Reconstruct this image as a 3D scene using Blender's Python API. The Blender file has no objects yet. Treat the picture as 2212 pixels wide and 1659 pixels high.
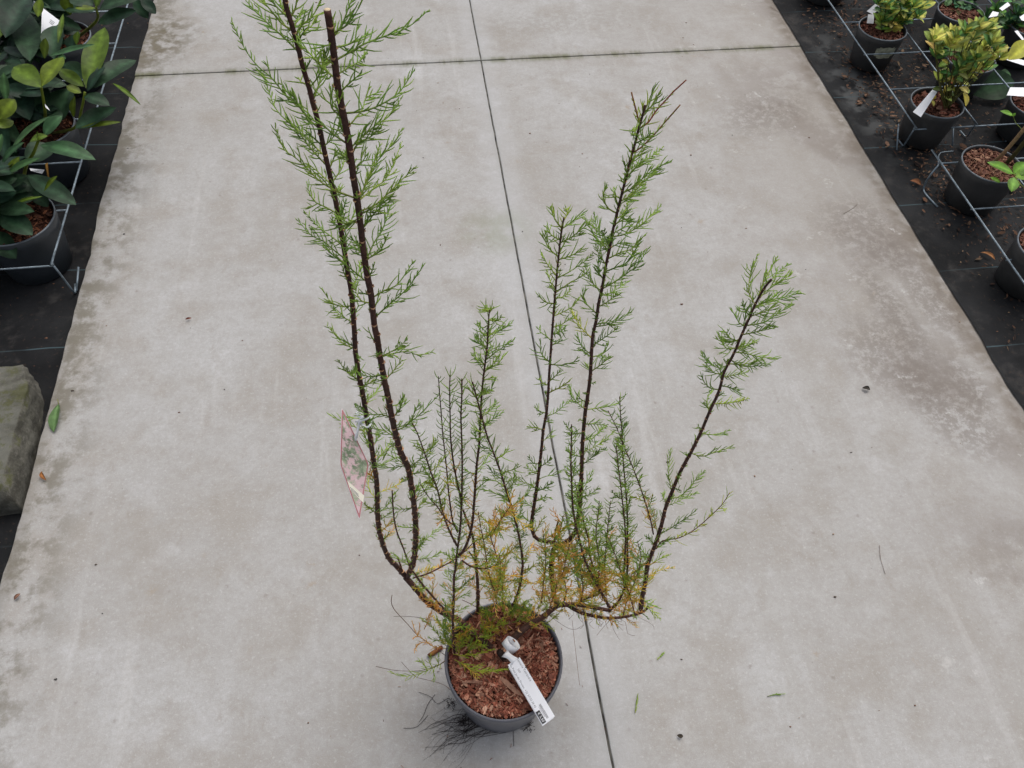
import bpy, math, random
import numpy as np
from mathutils import Vector, Matrix, noise as mnoise
R_ = math.radians
random.seed(7); np.random.seed(7)
rnd = random.random
def U(a, b): return a + (b - a) * rnd()
scene = bpy.context.scene
COL = scene.collection

# ------------------------------------------------------------------ camera
CAMR = Matrix(((0.99122456, 0.08612653, -0.10028006),
               (-0.12856065, 0.80461233, -0.57971645),
               (0.03075761, 0.58752125, 0.80862398)))
EYE = Vector((0, 0, 1.72))
FPX = 1700.0
cd = bpy.data.cameras.new('camera'); cam = bpy.data.objects.new('camera', cd); COL.objects.link(cam)
cam.matrix_world = Matrix.Translation(EYE) @ CAMR.to_4x4()
cd.sensor_width = 36; cd.lens = 36 * FPX / 2212
cd.clip_start = 0.01; cd.clip_end = 200
scene.camera = cam
# ------------------------------------------------------------------ world and sun
SUN_EL, SUN_AZ = 64, 38          # azimuth: degrees from +Y towards +X
w = bpy.data.worlds.new('World'); scene.world = w; w.use_nodes = True
nt = w.node_tree; nt.nodes.clear()
sky = nt.nodes.new('ShaderNodeTexSky'); sky.sky_type = 'NISHITA'; sky.sun_disc = False
sky.sun_elevation = R_(SUN_EL); sky.sun_rotation = R_(SUN_AZ)
sky.air_density = 1.0; sky.dust_density = 6.0; sky.ozone_density = 1.0
hs = nt.nodes.new('ShaderNodeHueSaturation'); hs.inputs['Saturation'].default_value = 0.42
bg = nt.nodes.new('ShaderNodeBackground'); bg.inputs['Strength'].default_value = 0.14
wo = nt.nodes.new('ShaderNodeOutputWorld')
nt.links.new(sky.outputs[0], hs.inputs['Color']); nt.links.new(hs.outputs[0], bg.inputs['Color']); nt.links.new(bg.outputs[0], wo.inputs[0])
sl = bpy.data.lights.new('sun', 'SUN'); sl.energy = 0.7; sl.angle = R_(45); sl.color = (1, .96, .9)
so = bpy.data.objects.new('sun', sl); COL.objects.link(so)
sd = Vector((math.sin(R_(SUN_AZ)) * math.cos(R_(SUN_EL)), math.cos(R_(SUN_AZ)) * math.cos(R_(SUN_EL)), math.sin(R_(SUN_EL))))
so.rotation_euler = sd.to_track_quat('Z', 'Y').to_euler()
vs = scene.view_settings; vs.view_transform = 'Standard'; vs.look = 'None'; vs.gamma = 1; vs.exposure = 0.0
vs.use_curve_mapping = False

# ------------------------------------------------------------------ picture point -> place (a point of the 2212 px wide photo on a known height / distance)
def ray(x, y):
    return CAMR @ Vector((x - 1106.0, -(y - 829.5), -FPX))
def atz(x, y, z):
    d = ray(x, y); return EYE + d * ((z - EYE.z) / d.z)
def aty(x, y, Y):
    d = ray(x, y); return EYE + d * (Y / d.y)
def atd(x, y, dep): return EYE + ray(x, y) * (dep / FPX)
def depth(P): return -((CAMR.transposed() @ (P - EYE)).z)
kA = lambda x, y: (702 + x * .3581, 702 + y * .3581)
kR = lambda x, y: (1080 + x * .3581, 810 + y * .3581)
kT = lambda x, y: (486 + x * .4232, y * .4232)
kU = lambda x, y: (1026 + x * .3905, 162 + y * .3905)
kL = lambda x, y: (842.4 + x * .1318, 1285.2 + y * .1318)
kP = lambda x, y: (864 + x * .2513, 1242 + y * .2513)
k3 = lambda x, y: (1701 + x * .23095, y * .23095)
kC = lambda x, y: (1890 + x * .2863, 226.8 + y * .2863)
kE = lambda x, y: (1917 + x * .15625, y * .15625)
k1 = lambda x, y: (x * .1952, y * .1952)
kB = lambda x, y: (x * .2214, 302.4 + y * .2214)
k7 = lambda x, y: (1053 + x * .1465, 1350 + y * .1465)
k6 = lambda x, y: (702 + x * .179, 864 + y * .179)

# ------------------------------------------------------------------ materials
def mat(name, base=(.5, .5, .5), rough=.6, attr=False, var=0.0, scale=40, bump=0.0, bscale=200, spec=.5, tl=0.0, metal=0.0):
    m = bpy.data.materials.new(name); m.use_nodes = True
    n = m.node_tree; b = n.nodes['Principled BSDF']
    b.inputs['Roughness'].default_value = rough
    b.inputs['Specular IOR Level'].default_value = spec
    b.inputs['Metallic'].default_value = metal
    geo = n.nodes.new('ShaderNodeNewGeometry')
    if attr:
        a = n.nodes.new('ShaderNodeAttribute'); a.attribute_name = 'Col'; src = a.outputs['Color']
    else:
        rg = n.nodes.new('ShaderNodeRGB'); rg.outputs[0].default_value = (*base, 1); src = rg.outputs[0]
    if var > 0:
        no = n.nodes.new('ShaderNodeTexNoise'); no.inputs['Scale'].default_value = scale; no.inputs['Detail'].default_value = 5
        n.links.new(geo.outputs['Position'], no.inputs['Vector'])
        mr = n.nodes.new('ShaderNodeMapRange'); mr.inputs[1].default_value = .3; mr.inputs[2].default_value = .7
        mr.inputs[3].default_value = 1 - var; mr.inputs[4].default_value = 1 + var
        n.links.new(no.outputs[0], mr.inputs[0])
        mx = n.nodes.new('ShaderNodeVectorMath'); mx.operation = 'SCALE'
        n.links.new(src, mx.inputs[0]); n.links.new(mr.outputs[0], mx.inputs['Scale']); src = mx.outputs[0]
    n.links.new(src, b.inputs['Base Color'])
    if bump > 0:
        nb = n.nodes.new('ShaderNodeTexNoise'); nb.inputs['Scale'].default_value = bscale; nb.inputs['Detail'].default_value = 4
        n.links.new(geo.outputs['Position'], nb.inputs['Vector'])
        bp = n.nodes.new('ShaderNodeBump'); bp.inputs['Strength'].default_value = bump; bp.inputs['Distance'].default_value = .004
        n.links.new(nb.outputs[0], bp.inputs['Height']); n.links.new(bp.outputs[0], b.inputs['Normal'])
    if tl > 0:
        out = n.nodes['Material Output']; t = n.nodes.new('ShaderNodeBsdfTranslucent'); ms = n.nodes.new('ShaderNodeMixShader')
        ms.inputs[0].default_value = tl; n.links.new(src, t.inputs[0])
        n.links.new(b.outputs[0], ms.inputs[1]); n.links.new(t.outputs[0], ms.inputs[2]); n.links.new(ms.outputs[0], out.inputs[0])
    return m

class NB:
    """tiny node builder"""
    def __init__(s, m): s.n = m.node_tree; s.b = s.n.nodes['Principled BSDF']; s.geo = s.n.nodes.new('ShaderNodeNewGeometry'); s.P = s.geo.outputs['Position']
    def put(s, sock, v):
        if isinstance(v, bpy.types.NodeSocket): s.n.links.new(v, sock)
        else: sock.default_value = v
    def math(s, op, a, b=0.0, c=None):
        k = s.n.nodes.new('ShaderNodeMath'); k.operation = op; s.put(k.inputs[0], a); s.put(k.inputs[1], b)
        if c is not None: s.put(k.inputs[2], c)
        return k.outputs[0]
    def noise(s, scale, detail=4, rough=.5, off=(0, 0, 0), stretch=(1, 1, 1)):
        mp = s.n.nodes.new('ShaderNodeMapping'); mp.inputs['Location'].default_value = off; mp.inputs['Scale'].default_value = stretch
        s.n.links.new(s.P, mp.inputs[0])
        k = s.n.nodes.new('ShaderNodeTexNoise'); k.inputs['Scale'].default_value = scale; k.inputs['Detail'].default_value = detail
        k.inputs['Roughness'].default_value = rough
        s.n.links.new(mp.outputs[0], k.inputs['Vector']); return k.outputs[0]
    def rng(s, v, a, b, c=0.0, d=1.0, smooth=True):
        k = s.n.nodes.new('ShaderNodeMapRange'); k.interpolation_type = 'SMOOTHSTEP' if smooth else 'LINEAR'
        s.put(k.inputs[0], v); k.inputs[1].default_value = a; k.inputs[2].default_value = b; k.inputs[3].default_value = c; k.inputs[4].default_value = d
        return k.outputs[0]
    def mix(s, f, a, b, mode='MIX'):
        k = s.n.nodes.new('ShaderNodeMix'); k.data_type = 'RGBA'; k.blend_type = mode
        s.put(k.inputs['Factor'], f); s.put(k.inputs[6], a if isinstance(a, bpy.types.NodeSocket) else (*a, 1)); s.put(k.inputs[7], b if isinstance(b, bpy.types.NodeSocket) else (*b, 1))
        return k.outputs[2]
    def xyz(s):
        k = s.n.nodes.new('ShaderNodeSeparateXYZ'); s.n.links.new(s.P, k.inputs[0]); return k.outputs
    def spots(s, scale, lo, hi, off=(0, 0, 0), thin=1.0):
        mp = s.n.nodes.new('ShaderNodeMapping'); mp.inputs['Location'].default_value = off; s.n.links.new(s.P, mp.inputs[0])
        k = s.n.nodes.new('ShaderNodeTexVoronoi'); k.inputs['Scale'].default_value = scale; k.inputs['Randomness'].default_value = 1
        s.n.links.new(mp.outputs[0], k.inputs['Vector'])
        sel = s.n.nodes.new('ShaderNodeSeparateColor'); s.n.links.new(k.outputs['Color'], sel.inputs[0])
        m = s.rng(k.outputs['Distance'], lo, hi, 1, 0)
        return s.math('MULTIPLY', m, s.math('LESS_THAN', sel.outputs[0], thin))
    def blob(s, cx, cy, rx, ry, soft=.5, rot=0.0):
        """soft stain round a fixed place on the ground; noise breaks its outline"""
        X = s.xyz(); c, q = math.cos(rot), math.sin(rot)
        dx = s.math('SUBTRACT', X[0], cx); dy = s.math('SUBTRACT', X[1], cy)
        u = s.math('ADD', s.math('MULTIPLY', dx, c / rx), s.math('MULTIPLY', dy, q / rx))
        v = s.math('ADD', s.math('MULTIPLY', dx, -q / ry), s.math('MULTIPLY', dy, c / ry))
        r = s.math('SQRT', s.math('ADD', s.math('MULTIPLY', u, u), s.math('MULTIPLY', v, v)))
        return s.rng(r, 1 - soft, 1 + soft, 1, 0)

STAINS = ((1.51, 1.42, .07, .17, .5, .1), (1.39, 1.03, .10, .16, .5, .25), (1.30, 1.22, .12, .14, .7, 0), (1.42, 1.72, .12, .14, .7, 0), (1.33, 1.11, .07, .08, .5, 0), (1.46, 1.60, .08, .08, .5, .2), (1.47, 1.10, .05, .09, .5, .2), (1.37, 1.38, .05, .20, .6, .15),
          (.62, 3.02, .42, .09, .5, .08), (1.30, 2.35, .16, .10, .9, .4))
def concrete():
    m = bpy.data.materials.new('worn_concrete'); m.use_nodes = True; k = NB(m); X = k.xyz()
    big = k.noise(1.7, 3, .55); med = k.noise(5.5, 6, .62, (3, 1, 0)); fin = k.noise(34, 6, .68); grit = k.noise(420, 2, .6)
    c = k.mix(k.rng(big, .35, .65), (.418, .412, .402), (.478, .480, .480))
    c = k.mix(k.rng(med, .42, .68, 0, .75), c, (.37, .345, .312))
    c = k.mix(k.rng(k.noise(7.5, 5, .6, (9, 2, 0)), .52, .72, 0, .55), c, (.55, .555, .565))
    c = k.mix(k.rng(k.noise(16, 5, .65, (1, 8, 0), (1, .6, 1)), .56, .7, 0, .38), c, (.30, .268, .23))
    c = k.mix(k.rng(fin, .32, .72, .30, 0), c, (.27, .25, .225))
    c = k.mix(k.rng(grit, .35, .7, .22, 0), c, (.22, .21, .20))
    c = k.mix(k.rng(k.noise(700, 1, .5), .62, .75, 0, .3), c, (.75, .74, .73))
    c = k.mix(k.rng(k.noise(10, 5, .6, (5, 0, 0), (1, .07, 1)), .52, .70, 0, .30), c, (.34, .325, .30))
    c = k.mix(k.rng(k.noise(14, 5, .6, (9, 4, 0), (1, .09, 1)), .58, .72, 0, .30), c, (.56, .56, .56))
    c = k.mix(k.rng(k.noise(95, 4, .7, (1, 1, 4)), .40, .68, 0, .30), c, (.30, .275, .245))
    c = k.mix(k.rng(k.noise(150, 3, .6, (8, 1, 4)), .56, .70, 0, .35), c, (.58, .58, .58))
    c = k.mix(k.math('MULTIPLY', k.rng(X[0], .6, 1.5), k.rng(X[1], .9, 1.8, .18, .42)), c, (.30, .27, .235))  # soft brownish tone, with vignette-like darkening painted in towards the far right
    # rust / leaf tannin spots and little dark specks
    c = k.mix(k.math('MULTIPLY', k.spots(9, .05, .19, (1, 2, 0), .25), k.rng(k.noise(38, 6, .75), .48, .60, 0, .55)), c, (.33, .265, .19))
    c = k.mix(k.math('MULTIPLY', k.spots(24, .05, .17, (5, 0, 0), .22), k.rng(k.noise(90, 4), .4, .6, .05, .45)), c, (.20, .17, .15))
    c = k.mix(k.math('MULTIPLY', k.spots(60, .05, .12, (2, 6, 0), .05), .3), c, (.10, .09, .08))
    # stained band along the right edge
    edge = k.math('MULTIPLY', k.rng(X[0], 1.0, 1.45), k.rng(k.noise(2.1, 3, .5, (3, 3, 0)), .42, .62))
    st = k.rng(k.noise(4.2, 8, .72, (7, 3, 0)), .45, .56)
    c = k.mix(k.math('MULTIPLY', k.math('MULTIPLY', edge, st), .5), c, (.20, .168, .145))
    c = k.mix(k.math('MULTIPLY', k.rng(k.noise(2.6, 6, .7, (6, 9, 0)), .50, .66), k.rng(k.noise(30, 6, .7), .30, .7, .05, .45)), c, (.30, .278, .248))
    for b in STAINS:
        f = k.math('MULTIPLY', k.blob(b[0], b[1], b[2], b[3], b[4], b[5]), k.rng(k.noise(34, 9, .78, (b[0] * 9, b[1], 0)), .42, .54))
        c = k.mix(k.math('MULTIPLY', f, .62 if b[0] > 1 else .38), c, (.185, .160, .140) if b[0] > 1 else (.27, .25, .22))
    lime = k.math('MULTIPLY', k.math('MULTIPLY', k.rng(X[0], .85, 1.2), k.rng(k.noise(12, 8, .75, (4, 4, 0)), .60, .68)), .55)
    c = k.mix(lime, c, (.62, .615, .60))
    # dirt and algae at the left edge
    le = k.rng(X[0], -.80, -.975); ln = k.rng(k.noise(11, 7, .7, (0, 5, 0)), .44, .6)
    c = k.mix(k.math('MULTIPLY', k.math('MULTIPLY', le, ln), .8), c, (.15, .135, .10))
    c = k.mix(k.math('MULTIPLY', k.rng(X[0], -.955, -.99), .45), c, (.17, .155, .13))
    c = k.mix(k.math('MULTIPLY', k.math('MULTIPLY', k.blob(-.93, 3.02, .12, .16, .6), k.rng(k.noise(24, 5), .4, .6)), .8), c, (.12, .10, .06))
    c = k.mix(k.math('MULTIPLY', k.rng(X[0], 1.50, 1.56), k.rng(k.noise(20, 4), .35, .6, .2, .75)), c, (.16, .13, .10))
    # moss along the joints
    dj = k.math('ABSOLUTE', k.math('SUBTRACT', X[1], 2.772)); mo = k.noise(9, 6, .7, (2, 2, 0), (1, .1, 1))
    dj2 = k.math('ADD', dj, k.math('MULTIPLY', k.noise(60, 5), .012))
    c = k.mix(k.math('MULTIPLY', k.rng(dj2, .008, .040, 1, 0), k.rng(mo, .42, .62, .15, .85)), c, (.12, .125, .055))
    dx = k.math('ABSOLUTE', k.math('SUBTRACT', X[0], .292))
    c = k.mix(k.math('MULTIPLY', k.rng(dx, .004, .016, 1, 0), .4), c, (.30, .305, .29))
    c = k.mix(k.math('MULTIPLY', k.rng(dx, .02, .10, 1, 0), .25), c, (.50, .51, .53))
    c = k.mix(k.math('MULTIPLY', k.math('MULTIPLY', k.blob(.24, 1.83, .10, .09, .6), k.rng(k.noise(14, 4), .3, .6)), .4), c, (.25, .27, .19))
    # low side faces
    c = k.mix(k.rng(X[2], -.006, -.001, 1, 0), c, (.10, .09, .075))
    k.n.links.new(c, k.b.inputs['Base Color'])
    k.b.inputs['Specular IOR Level'].default_value = .35
    k.put(k.b.inputs['Roughness'], k.rng(med, .3, .7, .62, .82))
    bp = k.n.nodes.new('ShaderNodeBump'); bp.inputs['Strength'].default_value = .35; bp.inputs['Distance'].default_value = .002
    h = k.math('ADD', k.math('MULTIPLY', fin, .8), k.math('MULTIPLY', grit, .35))
    k.n.links.new(h, bp.inputs['Height']); k.n.links.new(bp.outputs[0], k.b.inputs['Normal'])
    return m

def cloth_mat():
    m = bpy.data.materials.new('woven_black_cloth'); m.use_nodes = True; k = NB(m); X = k.xyz()
    c = k.mix(k.rng(k.noise(3, 5, .6), .35, .7), (.010, .0105, .0115), (.028, .029, .031))
    c = k.mix(k.rng(k.noise(9, 7, .7, (4, 0, 0)), .52, .72, 0, .75), c, (.055, .052, .05))
    c = k.mix(k.rng(k.noise(70, 4, .7), .58, .72, 0, .6), c, (.06, .042, .03))
    c = k.mix(k.math('MULTIPLY', k.blob(1.68, 2.45, .07, .35, .6), k.rng(k.noise(15, 5), .42, .6, 0, .6)), c, (.12, .125, .125))
    wv = k.n.nodes.new('ShaderNodeTexWave'); wv.inputs['Scale'].default_value = 110; wv.bands_direction = 'X'; k.n.links.new(k.P, wv.inputs[0])
    wv2 = k.n.nodes.new('ShaderNodeTexWave'); wv2.inputs['Scale'].default_value = 110; wv2.bands_direction = 'Y'; k.n.links.new(k.P, wv2.inputs[0])
    # coloured marker threads woven across
    t = k.math('ABSOLUTE', k.math('SUBTRACT', k.math('FRACT', k.math('DIVIDE', k.math('ADD', X[1], .135), .30)), .5))
    c = k.mix(k.math('MULTIPLY', k.rng(t, .004, .009, 1, 0), k.rng(k.noise(6, 3), .4, .6, .1, .8)), c, (.07, .11, .125))
    k.n.links.new(c, k.b.inputs['Base Color']); k.b.inputs['Roughness'].default_value = .7; k.b.inputs['Specular IOR Level'].default_value = .10
    bp = k.n.nodes.new('ShaderNodeBump'); bp.inputs['Strength'].default_value = .3; bp.inputs['Distance'].default_value = .001
    k.n.links.new(k.math('ADD', wv.outputs[1], wv2.outputs[1]), bp.inputs['Height']); k.n.links.new(bp.outputs[0], k.b.inputs['Normal'])
    return m

def chip_mat():
    m = bpy.data.materials.new('bark_chips'); m.use_nodes = True; k = NB(m)
    a = k.n.nodes.new('ShaderNodeAttribute'); a.attribute_name = 'Col'
    f = k.noise(160, 4, .7, (0, 0, 0), (1, .3, 1))
    c = k.mix(k.rng(f, .35, .65, .45, 0), a.outputs['Color'], (.07, .028, .018))
    k.n.links.new(c, k.b.inputs['Base Color']); k.b.inputs['Roughness'].default_value = .75; k.b.inputs['Specular IOR Level'].default_value = .25
    return m

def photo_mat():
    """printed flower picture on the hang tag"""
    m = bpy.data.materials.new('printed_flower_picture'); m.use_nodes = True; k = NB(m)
    c = k.mix(k.rng(k.noise(55, 4, .6, (0, 0, 0), (1, 1, .45)), .4, .6), (.17, .23, .14), (.40, .46, .32))  # print colours paled, with the card's glossy sheen mixed into them
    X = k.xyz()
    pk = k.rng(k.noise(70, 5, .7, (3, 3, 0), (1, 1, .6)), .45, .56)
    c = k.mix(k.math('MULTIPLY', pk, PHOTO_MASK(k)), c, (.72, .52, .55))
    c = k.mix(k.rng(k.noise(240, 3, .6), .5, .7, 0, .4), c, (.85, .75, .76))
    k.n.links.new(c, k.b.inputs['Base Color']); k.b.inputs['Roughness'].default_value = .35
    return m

M = {}
M['concrete'] = concrete(); M['cloth'] = cloth_mat(); M['chips'] = chip_mat()
M['bark'] = mat('dark_bark', attr=True, rough=.65, var=.35, scale=260, bump=.4, bscale=500, spec=.3)
M['needle'] = mat('needle_foliage', attr=True, rough=.55, var=.2, scale=60, spec=.15, tl=.40)
M['leaf'] = mat('broad_leaf', attr=True, rough=.42, var=.35, scale=45, spec=.17, tl=.10, bump=.15, bscale=120)
M['pot'] = mat('grey_pot_plastic', (.125, .128, .150), .42, var=.12, scale=14, bump=.1, bscale=60)
M['potb'] = mat('black_pot_plastic', (.047, .0475, .048), .5, var=.35, scale=11, bump=.12, bscale=60)
M['potc'] = mat('blue_grey_pot_plastic', (.033, .040, .048), .45, var=.3, scale=9, bump=.12, bscale=60)
M['rim'] = mat('pot_rim_highlight', (.105, .125, .145), .4, var=.35, scale=50)  # glossy edge highlight of the rim, painted in as lighter blue-grey
M['soil'] = mat('dark_soil', (.045, .018, .012), .95, var=.6, scale=120, bump=1, bscale=240, spec=.1)
M['wire'] = mat('galvanised_wire', (.20, .25, .29), .45, var=.4, scale=60, spec=.5, metal=.35)
M['white'] = mat('white_label_plastic', (.88, .89, .93), .4, var=.03, scale=20)
M['ink'] = mat('black_ink', (.02, .02, .022), .5)
M['greyink'] = mat('grey_ink', (.22, .22, .24), .5)
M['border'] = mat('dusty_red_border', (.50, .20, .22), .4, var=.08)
M['cream'] = mat('cream_print', (.88, .84, .72), .4, var=.05)
M['string'] = mat('white_string', (.88, .9, .94), .6)
M['root'] = mat('dark_roots', (.022, .014, .014), .8, var=.4, scale=90)
M['stone'] = mat('rough_mossy_stone', (.13, .125, .10), .9, var=.45, scale=13, bump=1, bscale=45, spec=.2)
M['cut'] = mat('fresh_cut_wood', (.66, .52, .33), .7)
M['orange'] = mat('orange_stick', (.55, .28, .05), .5)
M['dirt'] = mat('joint_dirt', (.085, .080, .068), .95, var=.9, scale=30)
M['litter'] = mat('dry_litter', attr=True, rough=.8, var=.3, scale=90, spec=.2)

# ------------------------------------------------------------------ mesh collector
class Mesh:
    def __init__(s): s.v = []; s.f = []; s.c = []; s.smooth = True
    def add(s, vs, fs, cols):
        o = len(s.v); s.v.extend([tuple(p) for p in vs]); s.f.extend([tuple(i + o for i in f) for f in fs])
        if isinstance(cols, tuple): cols = [cols] * len(vs)
        s.c.extend(cols)
    def tube(s, pts, rad, n=3, col=(.1, .1, .1), cap=True):
        k = len(pts); d = (pts[-1] - pts[0])
        if d.length < 1e-7: return
        ring = []; up = None; cols = []
        for i in range(k):
            t = (pts[min(i + 1, k - 1)] - pts[max(i - 1, 0)])
            t = t.normalized() if t.length > 1e-9 else d.normalized()
            if up is None:
                up = t.cross(Vector((.3, .5, .81))) if abs(t.dot(Vector((.3, .5, .81)))) < .95 else t.cross(Vector((1, 0, 0)))
            up = (up - t * up.dot(t)).normalized(); b = t.cross(up)
            r = rad[i] if isinstance(rad, (list, tuple)) else rad
            cc = col[i] if isinstance(col, list) else col
            for j in range(n):
                a = 2 * math.pi * j / n
                ring.append(pts[i] + up * (r * math.cos(a)) + b * (r * math.sin(a))); cols.append(cc)
        fs = []
        for i in range(k - 1):
            for j in range(n):
                a = i * n + j; b2 = i * n + (j + 1) % n
                fs.append((a, b2, b2 + n, a + n))
        if cap:
            fs.append(tuple(range(n))[::-1]); fs.append(tuple((k - 1) * n + j for j in range(n)))
        s.add(ring, fs, cols)
    def box(s, c, u, v, w_, col=(.5, .5, .5)):
        c, u, v, w_ = map(Vector, (c, u, v, w_))
        P = [c + u * a + v * b + w_ * d for d in (-1, 1) for b in (-1, 1) for a in (-1, 1)]
        s.add(P, [(0, 2, 3, 1), (4, 5, 7, 6), (0, 1, 5, 4), (2, 6, 7, 3), (0, 4, 6, 2), (1, 3, 7, 5)], col)
    def slab(s, poly, n, th, col=(.5, .5, .5)):
        """flat polygon given real thickness along n"""
        n = Vector(n).normalized(); k = len(poly); poly = [Vector(p) for p in poly]
        P = [p + n * (th / 2) for p in poly] + [p - n * (th / 2) for p in poly]
        s.add(P, [tuple(range(k)), tuple(range(2 * k - 1, k - 1, -1))] + [(i, i + k, (i + 1) % k + k, (i + 1) % k) for i in range(k)], col)
    def lathe(s, prof, c, n=48, col=(.5, .5, .5), lean=(0, 0), wob=0):
        c = Vector(c); P = []; k = len(prof)
        for (r, z) in prof:
            for j in range(n):
                a = 2 * math.pi * j / n; rr = r * (1 + wob * math.sin(2 * a + 1) + wob * .6 * math.sin(3 * a + z * 20))
                P.append(c + Vector((rr * math.cos(a) + lean[0] * z, rr * math.sin(a) + lean[1] * z, z)))
        fs = [(i * n + j, i * n + (j + 1) % n, (i + 1) * n + (j + 1) % n, (i + 1) * n + j) for i in range(k - 1) for j in range(n)]
        s.add(P, fs, col)
    def build(s, name, m, parent=None, smooth=True):
        me = bpy.data.meshes.new(name); me.from_pydata(s.v, [], s.f)
        if smooth:
            me.polygons.foreach_set('use_smooth', [True] * len(me.polygons))
        ca = me.color_attributes.new('Col', 'FLOAT_COLOR', 'POINT')
        arr = np.ones((len(s.v), 4), dtype=np.float32)
        if s.c: arr[:, :3] = np.array(s.c, dtype=np.float32)
        ca.data.foreach_set('color', arr.ravel())
        me.materials.append(m); me.update()
        o = bpy.data.objects.new(name, me); COL.objects.link(o)
        if parent: o.parent = parent; o.matrix_parent_inverse = parent.matrix_world.inverted()
        return o

def tag(o, label=None, cat=None, group=None, kind=None):
    if label: o['label'] = label
    if cat: o['category'] = cat
    if group: o['group'] = group
    if kind: o['kind'] = kind
    return o
def empty(name, loc, label, cat, group=None):
    o = bpy.data.objects.new(name, None); COL.objects.link(o); o.location = loc; o.empty_display_size = .05
    bpy.context.view_layer.update()
    return tag(o, label, cat, group)

def spline(P, step=.006):
    """Catmull-Rom through 3D points"""
    if len(P) == 2: P = [P[0], (P[0] + P[1]) / 2, P[1]]
    Q = [P[0] * 2 - P[1]] + list(P) + [P[-1] * 2 - P[-2]]; out = []
    for i in range(1, len(Q) - 2):
        n = max(2, int((Q[i + 1] - Q[i]).length / step))
        for j in range(n):
            t = j / n; a, b, c, d = Q[i - 1], Q[i], Q[i + 1], Q[i + 2]
            out.append(.5 * ((2 * b) + (c - a) * t + (2 * a - 5 * b + 4 * c - d) * t * t + (3 * b - a - 3 * c + d) * t ** 3))
    out.append(P[-1]); return out
def path3(px, z=None, Y=None, at=None):
    """stem through picture points; heights z={i:..}, distances Y={i:..} or known 3D ends at={i:Vector}; between them 1/depth runs evenly"""
    s = [0]
    for a, b in zip(px, px[1:]): s.append(s[-1] + math.hypot(b[0] - a[0], b[1] - a[1]))
    K = {}
    for i, v in (z or {}).items(): K[i % len(px)] = depth(atz(*px[i], v))
    for i, v in (Y or {}).items(): K[i % len(px)] = depth(aty(*px[i], v))
    for i, v in (at or {}).items(): K[i % len(px)] = depth(v)
    ks = sorted(K); out = []
    for i, p in enumerate(px):
        out.append(atd(*p, 1 / float(np.interp(s[i], [s[j] for j in ks], [1 / K[j] for j in ks]))))
    return out

# ------------------------------------------------------------------ ground, path, cloth
def grid(name, x0, x1, y0, y1, nx, ny, zf, m, xf=None, kind='structure'):
    g = Mesh(); P = []
    for j in range(ny + 1):
        for i in range(nx + 1):
            x = x0 + (x1 - x0) * i / nx; y = y0 + (y1 - y0) * j / ny
            if xf: x = xf(x, y, i)
            P.append((x, y, zf(x, y)))
    F = [(j * (nx + 1) + i, j * (nx + 1) + i + 1, (j + 1) * (nx + 1) + i + 1, (j + 1) * (nx + 1) + i) for j in range(ny) for i in range(nx)]
    g.add(P, F, (.5, .5, .5)); return tag(g.build(name, m), kind=kind)
g = Mesh(); g.add([(-60, -60, -.09), (60, -60, -.09), (60, 60, -.09), (-60, 60, -.09)], [(0, 1, 2, 3)], (.1, .1, .1))
tag(g.build('ground', M['dirt']), kind='structure')
def nz(x, y, s, o=0): return mnoise.noise(Vector((x * s + o, y * s, o * 1.7)))
# slabs of the path: closed boxes with slightly worn edges and a 6 mm joint
pm = Mesh()
JX, JY = .2925, 2.772
def slab(x0, x1, y0, y1, wobl, wobr):
    def edge(a, b, n, fixed, axis, amp, nrm):
        pts = []
        for i in range(n):
            t = a + (b - a) * i / n; q = fixed + amp * (nz(t, fixed, 3.1) + .5 * nz(t, fixed, 17) + .25 * nz(t, fixed, 60))
            pts.append((t, q) if axis == 0 else (q, t))
        return pts
    n1 = 30; n2 = 170
    P = edge(x0, x1, n1, y0, 0, .0015, 0) + edge(y0, y1, n2, x1, 1, wobr, 0) + edge(x1, x0, n1, y1, 0, .0015, 0) + edge(y1, y0, n2, x0, 1, wobl, 0)
    k = len(P); cx, cy = (x0 + x1) / 2, (y0 + y1) / 2; V = []
    def inset(d, z): return [(x + d * (1 if x < cx else -1) * (abs(x - cx) > (x1 - x0) / 2 - .05), y + d * (1 if y < cy else -1) * (abs(y - cy) > (y1 - y0) / 2 - .05), z) for x, y in P]
    V = inset(.0022, 0) + inset(.0005, -.0014) + inset(0, -.004) + inset(0, -.085)
    F = [tuple(range(k))] + [(a * k + i, (a + 1) * k + i, (a + 1) * k + (i + 1) % k, a * k + (i + 1) % k) for a in range(3) for i in range(k)]
    pm.add(V, F, (.4, .4, .4))
slab(-.99, JX - .002, -2.0, JY - .0025, .010, .0018); slab(JX + .002, 1.64, -2.0, JY - .0025, .0018, .003)
slab(-.99, JX - .002, JY + .0025, 7.5, .010, .0018); slab(JX + .002, 1.64, JY + .0025, 7.5, .0018, .003)
tag(pm.build('path', M['concrete'], smooth=False), kind='structure')
g = Mesh(); g.box((JX, 2.5, -.0062), (.004, 0, 0), (0, 4.8, 0), (0, 0, .0035)); g.box((JX + .02, JY, -.010), (1.26, 0, 0), (0, .0024, 0), (0, 0, .005))
tag(g.build('joint_soil', M['dirt']), kind='structure')
grid('ground_cloth', 1.578, 6.5, -2, 7.5, 70, 240, lambda x, y: .0045 + .004 * max(0, nz(x, y, 5)) + .002 * nz(x, y, 14) if x < 1.75 else .003 + .006 * nz(x, y, 4, 2), M['cloth'],
     lambda x, y, i: x + (.007 * nz(0, y, 5, 3) + .003 * nz(0, y, 23, 5) if i == 0 else 0))
grid('ground_cloth', -6.5, -.986, -2, 7.5, 90, 240, lambda x, y: (-.030 + .006 * nz(x, y, 4, 6) + .003 * nz(x, y, 13, 3)) if x < -1.005 else -.034, M['cloth'])

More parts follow.
